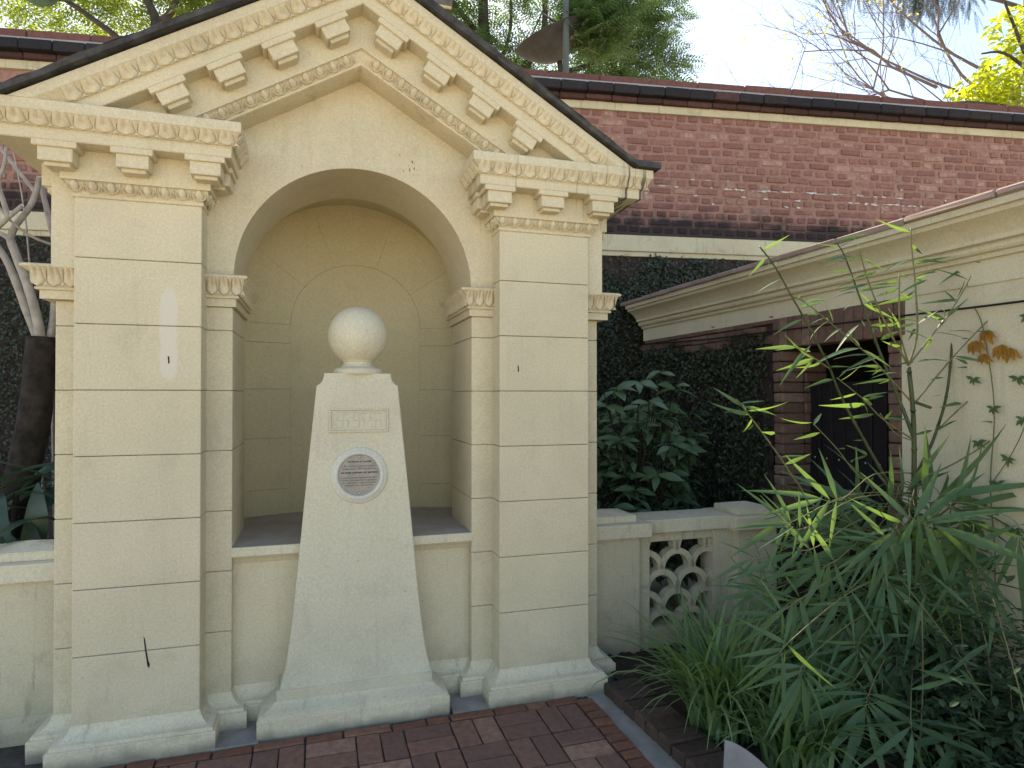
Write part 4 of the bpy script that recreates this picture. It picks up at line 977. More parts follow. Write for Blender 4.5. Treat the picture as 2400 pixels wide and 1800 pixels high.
for P0 in ([(-.62, 1.7, 0), (-.75, 1.7, 1.5), (-.80, 1.65, 2.8), (-.93, 1.6, 3.62)], [(-.62, 1.7, 0), (-.66, 1.7, 1.8), (-.55, 1.6, 3.0), (-.72, 1.55, 3.70)], [(-.62, 1.7, 0), (-.5, 1.7, 2), (-.52, 1.6, 3.1), (-.45, 1.55, 3.80)]):
    tube('stem', P0, .010, .003, BARKP, sp, 6, 5)
    for k in range(11):
        t = P0[-1]; a = random.uniform(0, 6.28)
        link('leaf', random.choice(lt), SPR, sp).matrix_basis = frame((t[0]+random.gauss(0, .02), t[1], t[2]-random.uniform(0, .14)), (math.cos(a), math.sin(a), random.uniform(-.3, .5)), sc=random.uniform(.8, 1.5))

# broad-leaved plant under the bare tree
DRAC = leafmat('broad_strap_leaf', (.026, .055, .034), (.050, .090, .055), .18, (.10, .2, .05), .32, .5)
dp = thing('broad_leaf_plant', 'dark broad strap-leaved plant at the foot of the bare tree', 'plant', (-.70, 1.0, 0))
dl = [mesh_of(blade(.62, .13, 9, .55, .25, .4)), mesh_of(blade(.50, .11, 9, .9, .25, .4)), mesh_of(blade(.72, .12, 9, .35, .3, .4))]
for k in range(64):
    bx, by_2, bz = -.70+random.gauss(0, .22), .98+random.gauss(0, .12), random.choice((.25, .5, .75, .95, 1.1))
    a = random.uniform(0, 6.28)
    d = (math.cos(a), math.sin(a)*.8-.3, random.uniform(.1, 1.0))
    link('leaf', random.choice(dl), DRAC, dp).matrix_basis = frame((bx, by_2, bz), d, roll=random.gauss(0, .3), sc=random.uniform(.7, 1.15))
for q in range(5): tube('stem', [(-.70+.1*q-.2, 1.0, -.05), (-.70+.08*q-.16, 1.0, .5), (-.7+.11*q-.22, .98, 1.1)], .022, .016, BARKD, dp, 7, 3)
for p, d, s_ in (((-.42, .80, 1.18), (.1, -.4, -.9), .9), ((-.55, .78, 1.05), (-.25, -.5, -.8), 1.0), ((-.45, .75, 1.00), (.25, -.4, -.8), 1.1), ((-.62, .8, 1.25), (-.6, -.5, .2), .9), ((-.36, .82, 1.30), (.7, -.3, .3), .8), ((-.68, .78, .98), (-.3, -.5, -.7), 1.0)):
    link('leaf', dl[0], DRAC, dp).matrix_basis = frame(p, d, sc=s_)

# shrub behind the balustrade
SHR = leafmat('shrub_leaf', (.075, .14, .08), (.125, .21, .11), .22, (.16, .30, .06), .34, .5)
sh = thing('leafy_shrub', 'bushy shrub with whorls of glossy leaves behind the balustrade', 'shrub', (3.45, 1.15, 0))
sl_ = [mesh_of(blade(.19, .080, 6, .28, .22, .55)), mesh_of(blade(.16, .070, 6, .45, .22, .55)), mesh_of(blade(.21, .088, 6, .22, .22, .55))]
tips = []
for k in range(46):
    a = random.uniform(0, 6.28); rr = math.sqrt(random.random()); z = random.uniform(.55, 1.62)
    wd = .52 if z < 1.35 else .40
    x, y = 3.50+wd*rr*math.cos(a), 1.15+.38*rr*math.sin(a)
    if z > 1.45 and x > 3.8: z -= .25
    tips.append((x, y, z))
tips += [(3.42, 1.0, 1.78), (3.66, 1.1, 1.86), (3.80, 1.1, 1.74), (3.25, 1.05, 1.72), (3.55, .95, 1.66), (3.12, 1.0, 1.70), (3.74, .95, 1.55), (3.35, .9, 1.55), (3.92, 1.0, 1.62), (3.60, .85, 1.45)]
nleaf = 0
for k, (x, y, z) in enumerate(tips):
    tube('stem', [(3.45+random.gauss(0, .05), 1.15, -.05), (3.45+(x-3.45)*.35, 1.15+(y-1.15)*.4, z*.55), (x, y, z)], .010, .004, BARKD, sh, 5, 3)
    a0 = random.uniform(0, 6.28)
    for q in range(6):
        if nleaf >= 300: break
        nleaf += 1; a = a0+q*1.047+random.gauss(0, .15)
        link('leaf', random.choice(sl_), SHR, sh).matrix_basis = frame((x, y, z-random.uniform(0, .03)), (math.cos(a), math.sin(a), random.uniform(-.25, .45)), up=(-.2, -.6, 1), roll=random.gauss(0, .2), sc=random.uniform(.75, 1.05))
ac = Acc()
for k in range(1000):
    a = random.uniform(0, 6.28); rr = math.sqrt(random.random())
    x, y, z = 3.52+.60*rr*math.cos(a), 1.35+.45*rr*math.sin(a), random.uniform(.15, 1.55)
    b_a = random.uniform(0, 6.28)
    ac.add(*blade(.16, .058, 4, .35, .2, .5), frame((x, y, z), (math.cos(b_a), math.sin(b_a), random.uniform(-.4, .4)), sc=random.uniform(.7, 1.1)))
link('inner_foliage', ac.mesh(True), SHR, sh, 'stuff')

# creeping fig over the walls
def fig(name, label, n, fn, thick=.05):
    ac = Acc(); t = blade(.034, .024, 2, .1, .25, .45)
    for k in range(n):
        r_ = fn()
        if r_ is None: continue
        p, nrm, tang = r_
        nr = Vector(nrm); a = random.uniform(0, 6.28); up = Vector((0, 0, 1)); side = Vector(tang)
        d = side*math.cos(a)+up*(math.sin(a)-.35)+nr*random.uniform(.1, .9)
        ac.add(*t, frame(Vector(p)+nr*random.uniform(0, thick), d, up=nr, roll=random.gauss(0, .5), sc=random.uniform(.7, 1.5)))
    return tag(link(name, ac.mesh(), IVY, None, 'stuff'), label, 'creeper')
nW = (-.148, -.989, 0); tW = (.989, -.148, 0)
def f_back():
    u = random.uniform(-2.3, 1.5) if random.random() < .80 else random.uniform(-7.0, -4.9); z = random.uniform(.6, 3.17)
    if z > 3.04+.12*math.sin(u*4)+.08*math.sin(u*11) and random.random() < .75: return None
    return ((4.4+.989*u-.148*.0, 2.8-.148*u, z), nW, tW)
fig('creeping_fig', 'dark creeping fig covering the brick wall below its lower cream band', 44000, f_back, .07)
def f_side():
    y = random.uniform(.70, 2.75); z = random.uniform(.25, 2.16)
    top = 2.12-.05*math.sin(y*5)+.05*math.sin(y*13)
    if z > top: return None
    if y < .80+.05*math.sin(z*9) and random.random() < .6: return None
    return ((XW+.005, y, z), (-1, 0, 0), (0, 1, 0))
fig('creeping_fig', 'dark creeping fig on the side wall between shrub and gateway', 13000, f_side, .06)

# bamboo
CANE = plainmat('bamboo_cane', (.035, .055, .022), (.085, .095, .04), 5, .45, bmp=.1)
TWIG = plainmat('bamboo_twig', (.13, .14, .06), (.20, .17, .09), 7, .6, bmp=.1)
BAM = leafmat('bamboo_leaf', (.048, .105, .060), (.085, .160, .085), .30, (.24, .40, .06), .52, .22)
bm_ = thing('bamboo', 'tall bamboo with thin jointed canes and fans of narrow leaves in front of the gateway', 'bamboo', (4.03, -.8, 0))
BR['A'] = ([[4.02, -.8, -.03], [4.02, -.8, .2]]+BR['A'][0], .016, .011)
for k, (pts, r0, r1) in BR.items():
    P_ = smooth_path(pts, 5)
    # swollen joints along the cane
    rad = []; Ls = 0; last = 0; out = [P_[0]]; rad = [r0]
    tot = sum((P_[i+1]-P_[i]).length for i in range(len(P_)-1)); run = 0; nxt = .16
    for i in range(1, len(P_)):
        a, b = P_[i-1], P_[i]; l_ = (b-a).length
        while run+l_ > nxt:
            t = (nxt-run)/l_; q = a.lerp(b, t); rr = r0+(r1-r0)*nxt/tot; dd = (b-a).normalized()
            out += [q-dd*.006, q, q+dd*.006]; rad += [rr, rr*1.35, rr]; nxt += random.uniform(.15, .21)
        run += l_; out.append(b); rad.append(r0+(r1-r0)*run/tot)
    V, Fc = tube_arrays(out, 0, 0, 8, True, 0, rad)
    link('cane', raw(V, Fc, True), CANE if r0 > .0085 else TWIG, bm_)
LM = [mesh_of(blade(1.0, w, 7, bd, .35, .3)) for w, bd in ((.092, .12), (.085, .24), (.10, .05), (.088, .18))]
nb = 0
def bamboo_leaf(p, d, L, roll=None):
    global nb
    w = random.uniform(.85, 1.2)
    M = frame(p, d, up=(-.35+random.gauss(0, .25), -.9, .75), roll=random.gauss(0, .45) if roll is None else roll)
    M = M @ Matrix.Diagonal((L*w, L, L, 1))
    if nb < 300: nb += 1; link('leaf', random.choice(LM), BAM, bm_).matrix_basis = M
    else: REST.append((random.randrange(4), M))
REST = []
for p, q in LIT:
    d = Vector(q)-Vector(p); wide = .22/max(.08, d.length)
    M = frame(p, d, up=(-.35, -.9, .4), roll=random.gauss(0, .6)) @ Matrix.Diagonal((d.length*min(1.7, max(1.1, wide*.95)), d.length, d.length, 1))
    nb += 1; link('leaf', random.choice(LM), BAM, bm_).matrix_basis = M
for q in range(95):
    k = random.choice(('A1', 'A2', 'A3', 'A4', 'B', 'B', 'Cc', 'Cc', 'Ff', 'G', 'G2', 'H', 'L', 'L', 'M', 'J', 'I', 'D'))
    P_ = smooth_path(BR[k][0], 5); p = random.choice(P_[len(P_)//3:])
    if p.z < 1.3: continue
    a = random.choice((0, math.pi))+random.gauss(0, .6); d = Vector((math.cos(a), random.gauss(-.1, .4), random.gauss(.05, .35))); L_ = random.uniform(.10, .21)
    nb += 1; link('leaf', random.choice(LM), BAM, bm_).matrix_basis = frame(p, d, up=(-.35, -.9, .4), roll=random.gauss(0, .7)) @ Matrix.Diagonal((L_*1.15, L_, L_, 1))
Cr = Vector((.956, -.294, 0)); Cu = Vector((0, 0, 1)); Cf = Vector((.294, .956, 0))
spr_src = [Vector(p) for p in BR['A'][0]]
for q in range(18):      # more sprays on the wall side and low down
    FANS.append(([random.uniform(3.55, 4.3), random.uniform(-1.15, -.8), random.uniform(.15, 1.05)], (random.uniform(-.6, .9), random.uniform(.4, 1)), random.randint(6, 10), random.uniform(.22, .32)))
for p, dv, nl, L in FANS:
    p = Vector(p); ax = (Cr*dv[0]-Cu*dv[1]).normalized(); lat = Cf.cross(ax).normalized()
    # twig that carries the spray
    near = min(spr_src, key=lambda s: abs(s.z-p.z-.05)+.2*(s-p).length); near = Vector((4.04, -.8, max(.15, min(1.3, p.z+.06))))
    tube('twig', [near, near.lerp(p, .55)+Vector((0, 0, .06)), p-ax*.02, p+ax*L*.28], .0035, .0015, TWIG, bm_, 5, 4)
    for i in range(nl):
        t = (i/(nl-1) if nl > 1 else .5)*2-1
        ang = t*R(82)+random.gauss(0, .10); base = p+ax*(L*.28*(1-abs(t)))
        d = ax*math.cos(ang)+lat*math.sin(ang)+Cf*random.gauss(0, .28)-Cu*.08
        bamboo_leaf(base, d, L*(1-.28*abs(t))*random.uniform(1.15, 1.5))
# looser leaves filling the clump
for k in range(380):
    z = random.triangular(.05, 1.25, .55)
    wd = .75-.25*abs(z-.6)
    p = Vector((4.0+random.gauss(-.22, .30)*1.0, -.82+random.gauss(0, .22), z))
    if p.x > 4.36 or p.x < 3.15+.25*z: continue
    a = random.uniform(0, 6.28); bamboo_leaf(p, (math.cos(a), math.sin(a), random.uniform(-.9, .25)), random.uniform(.14, .28))
ac = Acc(); lmn = [mesh_np(m) for m in LM]
for k, M in REST: ac.add(*lmn[k], M)
link('foliage', ac.mesh(True), BAM, bm_, 'stuff')

# grass clumps in the bed
GRS = leafmat('grass_blade', (.075, .145, .065), (.19, .29, .125), .35, (.18, .34, .05), .4, .4)
def clump(x, y, n, L, label):
    ac = Acc()
    for k in range(n):
        a = random.uniform(0, 6.28); tilt = random.triangular(.25, 1.5, .95); l_ = L*random.uniform(.65, 1.15)
        V = []; Fc = []; m_ = 7; w = random.uniform(.006, .012)
        dx, dy = math.cos(a), math.sin(a); px, py = x+random.gauss(0, .06), y+random.gauss(0, .06)
        th = math.pi/2-tilt*.35; cx_, cz_ = 0, 0; pts = []
        for i in range(m_+1):
            pts.append((cx_, cz_)); th2 = th-(tilt*1.55+random.gauss(0, .03))*(i/m_)**1.3
            cx_ += math.cos(th2)*l_/m_; cz_ += math.sin(th2)*l_/m_
        for i, (r_, z) in enumerate(pts):
            ww = w*(1-(i/m_)**2.2)+.0006
            V += [(px+dx*r_-dy*ww, py+dy*r_+dx*ww, z), (px+dx*r_, py+dy*r_, z-.25*ww), (px+dx*r_+dy*ww, py+dy*r_-dx*ww, z)]
        for i in range(m_): q = i*3; Fc += [(q, q+1, q+4, q+3), (q+1, q+2, q+5, q+4)]
        ac.add(V, Fc, I4)
    return tag(link('grass_clump', ac.mesh(True), GRS), label, 'grass', 'grass clumps in the planting bed')
clump(2.97, -.66, 260, .74, 'large arching grass clump beside the mossy brick edging')
clump(3.32, -.18, 120, .52, 'grass clump in front of the lattice panel')
clump(3.62, -.30, 110, .52, 'grass clump in front of the right-hand wall post')
clump(3.10, -1.02, 150, .52, 'low arching grass clump beside the curved metal sheet')
clump(3.52, -.75, 100, .5, 'grass clump half hidden under the bamboo leaves')

# low dark undergrowth by the wall foot
UND = leafmat('undergrowth_leaf', (.035, .062, .038), (.065, .105, .055), .12, (.08, .16, .03), .6, .15)
un = thing('undergrowth_bush', 'tangled dark small-leaved bush at the foot of the cream wall', 'bush', (4.1, -1.15, 0))
ac = Acc(); t4 = blade(.055, .030, 3, .2, .2, .5)
for k in range(4200):
    x, y = random.gauss(4.05, .30), random.gauss(-1.12, .26); z = abs(random.gauss(0, .32))
    if x > 4.38 or z > .80: continue
    a = random.uniform(0, 6.28); ac.add(*t4, frame((x, y, z+.02), (math.cos(a), math.sin(a), random.uniform(-.5, .7)), sc=random.uniform(.6, 1.3)))
link('foliage', ac.mesh(), UND, un, 'stuff')
for k in range(16):
    x, y = random.gauss(4.0, .2), random.gauss(-1.12, .2); x = min(x, 4.3)
    tube('twig', [(x, y, -.02), (x+random.gauss(0, .06), y+random.gauss(0, .06), .35), (min(4.37, x+random.gauss(0, .14)), y+random.gauss(0, .12), random.uniform(.5, .85))], .005, .002, TWIG, un, 5, 3)

# curved metal sheet standing in the bed
ST_M = plainmat('brushed_zinc', (.48, .49, .51), (.38, .39, .41), 10, .42, .55, bmp=.15, bscale=30)
b = bmesh.new(); front = []; prof_m = []
for k in range(15):
    t = k/14; prof_m.append((.32*t, .335-.30*t**1.5))
pts2 = [(0, -.05)]+[(0, .335)]+prof_m[1:]+[(.34, -.05)]
f = b.faces.new([b.verts.new((x, 0, z)) for x, z in pts2])
r_ = bmesh.ops.extrude_face_region(b, geom=[f])
for v in r_['geom']:
    if isinstance(v, bmesh.types.BMVert): v.co.y += .006
ms = link('metal_sheet', finish(b), ST_M); ms.matrix_basis = Matrix.Translation((2.585, -1.20, 0)) @ Matrix.Rotation(R(-17), 4, 'Z') @ Matrix.Rotation(R(8), 4, 'X')
tag(ms, 'pale grey metal sheet with a curved edge standing among the plants', 'sheet')

# vine on the cream wall with dried leaves
VIN = leafmat('vine_leaf', (.045, .085, .045), (.075, .12, .06), .25, (.2, .35, .08))
DRY = leafmat('dry_leaf', (.42, .24, .04), (.30, .14, .03), .35, (.6, .35, .05))
vn = thing('wall_vine', 'thin vine with star-shaped leaves and dried yellow ones on the cream wall', 'vine', (XW-.02, -1.0, .4))
vp = [(XW-.02, -.95, .35), (XW-.03, -.98, .8), (XW-.02, -.95, 1.2), (XW-.03, -.98, 1.6), (XW-.02, -.92, 2.0), (XW-.03, -.88, 2.13)]
tube('stem', vp, .004, .003, TWIG, vn, 5, 5)
tube('stem', [(XW-.02, -.95, 1.2), (XW-.03, -1.1, 1.45), (XW-.03, -1.2, 1.8), (XW-.03, -1.15, 2.1)], .003, .002, TWIG, vn, 5, 5)
t5 = [mesh_of(blade(.042, .020, 4, .3, .3, .45))]
spots = [(-.95, .8), (-.90, 1.0), (-1.0, 1.22), (-.90, 1.42), (-.98, 1.60), (-1.05, 1.35), (-1.12, 1.55), (-1.2, 1.8), (-.84, 1.15), (-1.08, 1.0), (-1.15, 2.05), (-.99, .6), (-1.1, 1.75), (-1.18, 1.25), (-.88, 1.75)]
for (y, z) in spots:
    for q in range(5): 
        a = R(-90+(q-2)*50)+random.gauss(0, .15)
        link('leaf', t5[0], VIN, vn).matrix_basis = frame((XW-.035, y, z), (-.35, math.cos(a), math.sin(a)), up=(-1, 0, 0), sc=random.uniform(.8, 1.15))
t5d = mesh_of(blade(.062, .030, 4, .35, .35, .5))
for (y, z) in ((-.90, 1.93), (-.94, 1.86), (-1.03, 1.90), (-1.07, 1.88), (-.96, 1.98)):
    for q in range(4): link('dry_leaf', t5d, DRY, vn).matrix_basis = frame((XW-.045, y, z+.02), (-.2, (q-1.5)*.45, -.8), up=(-1, 0, 0), sc=random.uniform(.9, 1.4))

# ------------------------------------------------------------ beyond the wall
def limb_tree(name, label, base, limbs, mat, group=None):
    t = thing(name, label, 'tree', base, group)
    for k, (pts, r0, r1) in enumerate(limbs): tube('trunk' if k == 0 else 'limb', pts, r0, r1, mat, t, 8, 4, .06)
    return t
def frond(L, n, lw, ll):
    V = []; Fc = []
    for i in range(n):
        y = L*(i+.6)/n; l_ = ll*(1-.5*abs(2*(i+.5)/n-.9))
        for s_ in (-1, 1):
            k = len(V); V += [(0, y, 0), (s_*l_*.5, y+lw*.2, .004), (s_*l_, y+lw*.9, -.01), (s_*l_*.45, y+lw, 0)]; Fc.append((k, k+1, k+2, k+3))
    k = len(V); V += [(-.003, 0, 0), (.003, 0, 0), (.002, L, -.01), (-.002, L, -.01)]; Fc.append((k, k+1, k+2, k+3)); return V, Fc
JAC = leafmat('feathery_leaf', (.038, .080, .036), (.065, .12, .048), .32, (.16, .28, .06), .5, .3)
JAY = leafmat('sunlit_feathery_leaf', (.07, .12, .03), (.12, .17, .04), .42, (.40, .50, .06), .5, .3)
FR = frond(.46, 8, .036, .115)
def crown(tree, mat, blobs, n, tmpl, sc=(.8, 1.4), droop=.1, kind=None):
    ac = Acc()
    for k in range(n):
        c, r_ = random.choice(blobs)
        v = Vector((random.gauss(0, 1), random.gauss(0, 1), random.gauss(0, 1))).normalized()*(random.random()**.45)
        p = Vector(c)+Vector((v.x*r_[0], v.y*r_[1], v.z*r_[2])); a = random.uniform(0, 6.28)
        d = Vector((v.x*.6+math.cos(a), v.y*.6+math.sin(a), random.uniform(-.5, .5)-droop))
        ac.add(*tmpl, frame(p, d, roll=random.gauss(0, .6), sc=random.uniform(*sc)))
    return link('crown', ac.mesh(), mat, tree)
# feathery tree behind the satellite dish (y about 8-9)
tr = limb_tree('feathery_tree', 'feathery green tree with dark twisting limbs behind the satellite dish', (4.3, 8.6, -.1), [
    ([(4.3, 8.6, -.1), (4.25, 8.6, 4), (4.35, 8.6, 7.2), (4.15, 8.6, 9.0), (4.2, 8.6, 11.5)], .20, .07),
    ([(4.35, 8.6, 6.8), (4.9, 8.5, 8.0), (5.35, 8.4, 9.0), (5.25, 8.4, 10.5)], .10, .04),
    ([(5.2, 8.45, 8.6), (5.9, 8.4, 9.4), (6.5, 8.3, 10.2)], .07, .03),
    ([(4.9, 8.5, 8.0), (6.0, 8.5, 8.25), (7.1, 8.4, 8.9), (7.8, 8.4, 9.6)], .07, .025),
    ([(4.2, 8.6, 8.6), (3.6, 8.6, 9.2), (3.1, 8.6, 10.0)], .06, .025),
    ([(4.25, 8.6, 7.6), (4.7, 8.6, 8.9), (4.65, 8.6, 10.2)], .05, .02),
    ([(6.0, 8.5, 8.25), (6.6, 8.6, 7.8), (7.3, 8.6, 7.9)], .04, .02), ([(5.2, 8.45, 8.6), (5.6, 7.6, 8.5), (5.8, 6.8, 8.2)], .03, .01)], BARKT)
crown(tr, JAC, [((4.3, 8.8, 9.6), (1.4, 1.2, 1.3)), ((3.6, 8.8, 9.0), (.8, .8, .7)), ((6.2, 8.7, 9.6), (1.3, 1.2, 1.2)), ((7.2, 8.6, 9.1), (1.2, 1.0, .9)), ((7.8, 8.5, 8.5), (.8, .8, .55)), ((6.6, 8.6, 8.3), (1.0, .9, .5)), ((5.2, 8.8, 11), (2.4, 1.4, .9)), ((4.6, 8.7, 8.3), (.9, .7, .5)), ((6.3, 8.4, 10.3), (1.0, .8, .5)), ((7.7, 8.4, 9.6), (.8, .7, .5)), ((5.75, 6.75, 8.15), (.55, .3, .5)), ((5.55, 6.6, 8.0), (.5, .25, .35)), ((5.9, 6.8, 8.6), (.7, .3, .4))], 3500, FR, (.7, 1.25), .25)
# bright tree beyond the left of the wall
tl = limb_tree('sunlit_tree', 'bright yellow-green feathery tree with forked dark limbs beyond the wall', (-1.2, 6.6, -.1), [
    ([(-1.2, 6.6, -.1), (-1.15, 6.6, 4), (-1.1, 6.6, 6.9)], .16, .09),
    ([(-1.1, 6.6, 6.9), (-1.35, 6.6, 7.6), (-1.5, 6.5, 8.6)], .07, .03),
    ([(-1.1, 6.6, 6.9), (-.85, 6.5, 7.2), (-.75, 6.5, 8.4)], .06, .03),
    ([(-1.12, 6.6, 6.2), (-.5, 6.6, 6.8), (-.15, 6.6, 7.7)], .06, .03),
    ([(-1.15, 6.6, 6.3), (-2.0, 6.6, 6.9), (-2.9, 6.6, 7.4)], .05, .02)], BARKT)
crown(tl, JAY, [((-1.0, 7.2, 7.4), (1.6, .8, .9)), ((-2.6, 7.2, 7.3), (1.2, .8, .8)), ((-.3, 7.0, 7.7), (.7, .8, .7)), ((-1.2, 7.2, 8.6), (2.0, 1.0, .8))], 1500, FR, (.7, 1.2), .2)
# broad dark leaves hanging over the wall at the far left
BIGL = leafmat('broad_dark_leaf', (.045, .075, .05), (.07, .105, .07), .16, (.20, .28, .05), .5, .35)
bt = limb_tree('broad_leaf_tree', 'tree with large drooping heart-shaped leaves over the left end of the wall', (-2.9, 4.6, -.1), [([(-2.9, 4.6, -.1), (-2.9, 4.6, 3), (-2.7, 4.5, 5.6), (-2.2, 4.5, 6.4)], .10, .04), ([(-2.7, 4.5, 5.6), (-2.1, 4.4, 5.9), (-1.6, 4.4, 6.3)], .035, .015), ([(-2.2, 4.5, 6.3), (-1.7, 4.4, 6.7), (-1.3, 4.4, 6.7)], .03, .012)], BARKT)
def heart(L, W):
    V = [(0, 0, 0)]; pr_ = [(.15, -.08), (.42, .0), (.5, .25), (.42, .55), (.22, .82), (0, 1.0)]
    Lp = [(x*W, y*L, .06*L*abs(x)) for x, y in pr_]; 
    V += [(0, L*.3, 0), (0, L*.65, -.03*L)]+Lp+[(-x, y, z) for x, y, z in Lp[:-1]]
    Rr = list(range(3, 9)); Ll = [9, 10, 11, 12, 13, 8]
    Fc = [(0, 3, 4, 1), (1, 4, 5), (1, 5, 6, 2), (2, 6, 7, 8), (0, 1, 10, 9), (1, 11, 10), (1, 2, 12, 11), (2, 8, 13, 12)]
    return V, Fc
ht = mesh_of(heart(.34, .32), False)
YEL = leafmat('yellow_leaf', (.42, .40, .03), (.55, .50, .05), .45, (.8, .75, .06))
for k in range(34):
    x, z = random.uniform(-2.75, -1.45), random.uniform(5.55, 6.75)
    if z < 5.75+ .5*(x+2.5)*.4: z += .3
    a = random.uniform(0, 6.28)
    link('leaf', ht, BIGL, bt).matrix_basis = frame((x, 4.4+random.gauss(0, .2), z), (math.cos(a)*.5, math.sin(a)*.4-.2, -.7), up=(random.gauss(0, .3), -1, .3), sc=random.uniform(.7, 1.25))
hty = ht.copy(); hty.materials.clear()
for p in ((-2.02, 4.25, 6.05), (-1.92, 4.3, 6.30), (-1.86, 4.3, 6.12)): link('yellow_leaf', hty, YEL, bt).matrix_basis = frame(p, (random.gauss(0, .3), -.1, -.8), up=(random.gauss(0, .3), -1, .2), sc=random.uniform(.8, 1.1))
# bare twiggy tree and its leafy neighbour at the right
random.seed(5)
bt2 = thing('twiggy_tree', 'nearly bare tree with fine upswept twigs above the brick wall', 'tree', (15.2, 6.8, -.1))
def twig_rec(p, d, L, r, depth, accv, tips):
    pts = [Vector(p)]; dd = Vector(d).normalized()
    for i in range(4):
        dd = (dd+Vector((random.gauss(0, .14), random.gauss(0, .14), random.gauss(.04, .12)))).normalized(); pts.append(pts[-1]+dd*L/4)
    accv.append((pts, r, r*.55))
    if depth == 0: tips.append((pts[-1], dd)); return
    for q in range(3 if depth > 1 else 4):
        i = random.choice((1, 2, 3, 4)) if q else 4
        nd_ = (dd+Vector((random.gauss(-.12, .55), random.gauss(0, .5), random.gauss(.05, .45)))).normalized()
        twig_rec(pts[i], nd_, L*random.uniform(.55, .8), r*.55, depth-1, accv, tips)
av, tips = [], []
for d0, x0, z0 in (((-1, .05, .05), 15.0, 7.5), ((-1, .1, .10), 14.6, 7.9), ((-1, 0, .32), 14.8, 8.3), ((-1, -.1, .18), 14.6, 8.0), ((-.8, 0, .5), 14.8, 8.8), ((-1, .1, .02), 14.0, 7.7), ((-1, -.1, .22), 13.6, 8.2)):
    twig_rec((x0, 6.8, z0), d0, 2.3, .034, 4, av, tips)
ac = Acc()
for pts, r0, r1 in av: V, Fc = tube_arrays(pts, r0, r1, 5, False); ac.add([tuple(v) for v in V], Fc, I4)
tube('trunk', [(15.2, 6.8, -.1), (15.2, 6.8, 4), (15.0, 6.8, 8.9)], .22, .12, BARKT, bt2, 10, 4, .05)
BTW = plainmat('twig_bark', (.20, .15, .15), (.14, .105, .11), 8, .9, bmp=0)
link('crown', ac.mesh(True), BTW, bt2)
ac = Acc(); t6 = blade(.10, .05, 3, .3, .2, .5); FEW = leafmat('sparse_leaf', (.20, .19, .07), (.16, .20, .07), .5, (.5, .5, .15))
for p, d in tips:
    for q in range(random.choice((0, 0, 0, 1, 2))): a = random.uniform(0, 6.28); ac.add(*t6, frame(p+Vector((random.gauss(0, .05), 0, random.gauss(0, .05))), (math.cos(a), math.sin(a), random.uniform(-.6, .5)), sc=random.uniform(.7, 1.3)))
link('leaves', ac.mesh(), FEW, bt2, 'stuff')
yt = limb_tree('yellow_green_tree', 'yellow-green leafy tree at the right end of the brick wall', (15.2, 5.4, -.1), [([(15.2, 5.4, -.1), (15.1, 5.4, 4), (14.9, 5.4, 7.4), (14.5, 5.4, 9.6)], .18, .07), ([(15.0, 5.4, 6.4), (14.0, 5.4, 7.1), (12.9, 5.4, 7.15), (12.2, 5.4, 7.05)], .06, .02), ([(14.9, 5.4, 7.2), (14.2, 5.4, 8.2), (13.6, 5.4, 9.2)], .06, .02), ([(14.4, 5.4, 7.9), (13.6, 5.4, 8.2), (13.0, 5.4, 8.1)], .04, .015)], BARKT)
LY = leafmat('yellow_green_leaf', (.13, .19, .03), (.22, .26, .035), .5, (.62, .68, .05), .5, .3)
crown(yt, LY, [((14.2, 5.6, 8.0), (.8, .7, .7)), ((13.4, 5.6, 7.5), (.8, .5, .35)), ((14.4, 5.6, 7.2), (.9, .6, .5)), ((14.5, 5.6, 8.9), (.8, .6, .6))], 1700, blade(.17, .085, 3, .25, .2, .45), (.7, 1.3), .2)
# weeping conifer reaching in from above
ct = limb_tree('weeping_conifer', 'dark weeping conifer with drooping needle sprays hanging into the sky', (19.8, 9.0, -.1), [([(19.8, 9, -.1), (19.8, 9, 7), (19.8, 9, 16)], .35, .15), ([(19.8, 9, 12.6), (18.0, 8.8, 12.6), (16.0, 8.6, 12.0), (14.8, 8.5, 11.7)], .09, .03), ([(19.8, 9, 13.2), (17.5, 8.9, 13.0), (15, 8.8, 12.2), (12.6, 8.6, 11.6)], .08, .03), ([(19.8, 9, 12.2), (18.6, 8.9, 12.2), (17.3, 8.7, 12.0)], .07, .03)], BARKT)
CON = leafmat('conifer_needle', (.022, .040, .030), (.04, .062, .042), .15, (.06, .1, .05), .6, .2)
ac = Acc(); FR2 = frond(.55, 16, .02, .05)
for k in range(420):
    c = random.choice(((13.0, 8.6, 11.45, .7, .3), (15.1, 8.6, 11.55, .7, .3), (15.4, 8.6, 11.35, .5, .4), (16.4, 8.6, 11.75, .7, .4), (14.2, 8.6, 11.95, 1.6, .4)))
    p = (c[0]+random.gauss(0, c[3]*.6), c[1]+random.gauss(0, .25), c[2]+random.uniform(-c[4]*.4, c[4]))
    ac.add(*FR2, frame(p, (random.gauss(0, .22), random.gauss(0, .2), -1), roll=random.uniform(0, 6.28), sc=random.uniform(.6, 1.3)))
link('crown', ac.mesh(), CON, ct)

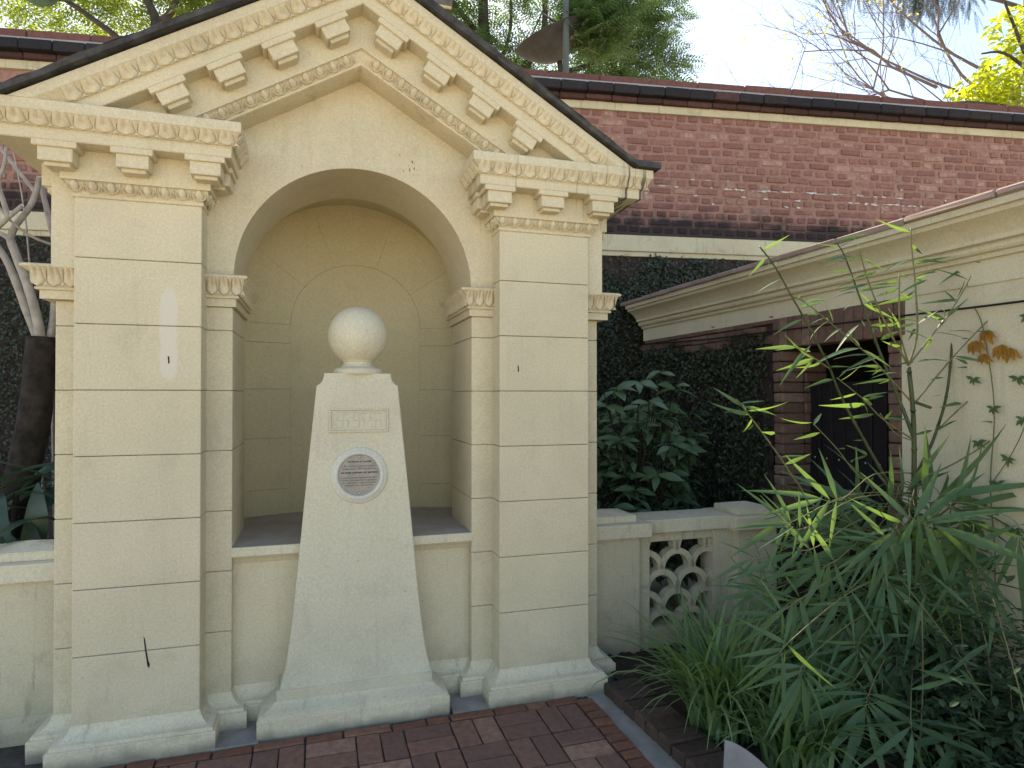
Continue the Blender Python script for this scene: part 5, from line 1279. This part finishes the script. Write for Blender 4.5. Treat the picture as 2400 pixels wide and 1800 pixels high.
# satellite dish, pole and a house eave behind
DISH = plainmat('weathered_dish', (.045, .045, .047), (.03, .03, .032), 7, .7)
sd_ = thing('satellite_dish', 'large dark satellite dish seen from below through the feathery tree', 'satellite dish', (5.25, 7.05, 0))
V = []; Fc = []; nr_, ns_ = 9, 40
for i in range(nr_):
    r_ = .78*i/(nr_-1)
    for k in range(ns_): t = 2*math.pi*k/ns_; V.append((r_*math.cos(t), r_*math.sin(t), (.50*(r_/.78)**2)))
for i in range(nr_-1):
    for k in range(ns_): k2 = (k+1) % ns_; Fc.append((i*ns_+k, i*ns_+k2, (i+1)*ns_+k2, (i+1)*ns_+k))
me = raw(V, Fc, True); b = bmesh.new(); b.from_mesh(me); bmesh.ops.remove_doubles(b, verts=b.verts[:], dist=1e-4); bmesh.ops.solidify(b, geom=b.faces[:], thickness=.012)
DM = Matrix.Translation((5.10, 6.95, 7.52)) @ Matrix.Rotation(R(-26), 4, 'Y') @ Matrix.Rotation(R(6), 4, 'X') @ Matrix.Scale(.86, 4)
o = link('bowl', finish(b, True, 40), DISH, sd_); o.matrix_basis = DM
for k in range(3):
    a = 2*math.pi*k/3+.4; pts = [DM @ Vector((.7*math.cos(a), .7*math.sin(a), .40)), DM @ Vector((0, 0, .95))]
    tube('feed_strut', pts, .015, .012, DISH, sd_, 6, 1)
tube('mount', [(5.25, 7.2, 4.5), (5.25, 7.2, 6.9), (5.12, 7.0, 7.55)], .05, .05, DISH, sd_, 8, 3)
box('pedestal', 4.95, 5.55, 6.9, 7.5, -.1, 4.6, CEMENT, sd_, .01)
tag(tube('pole', [(4.95, 6.3, -.1), (4.95, 6.3, 5), (4.97, 6.3, 12)], .055, .05, plainmat('grey_green_paint', (.10, .12, .11), (.08, .095, .09), 6, .6, bmp=0), None, 12, 2), 'slim grey-green metal pole rising above the brick wall in front of the dish', 'pole')
hs = thing('house', 'house eave just showing above the pediment slope', 'house', (2.2, 10, 0))
box('wall', 1.1, 3.0, 8.4, 12, -.1, 8.9, BANDM, hs, .01)
box('roof', .8, 3.42, 8.0, 12.4, 8.80, 8.98, plainmat('grey_roof', (.12, .11, .105), (.17, .155, .145), 5, .9), hs, .02)
box('fascia', .82, 3.40, 8.02, 8.06, 8.76, 8.81, BANDM, hs, .005)
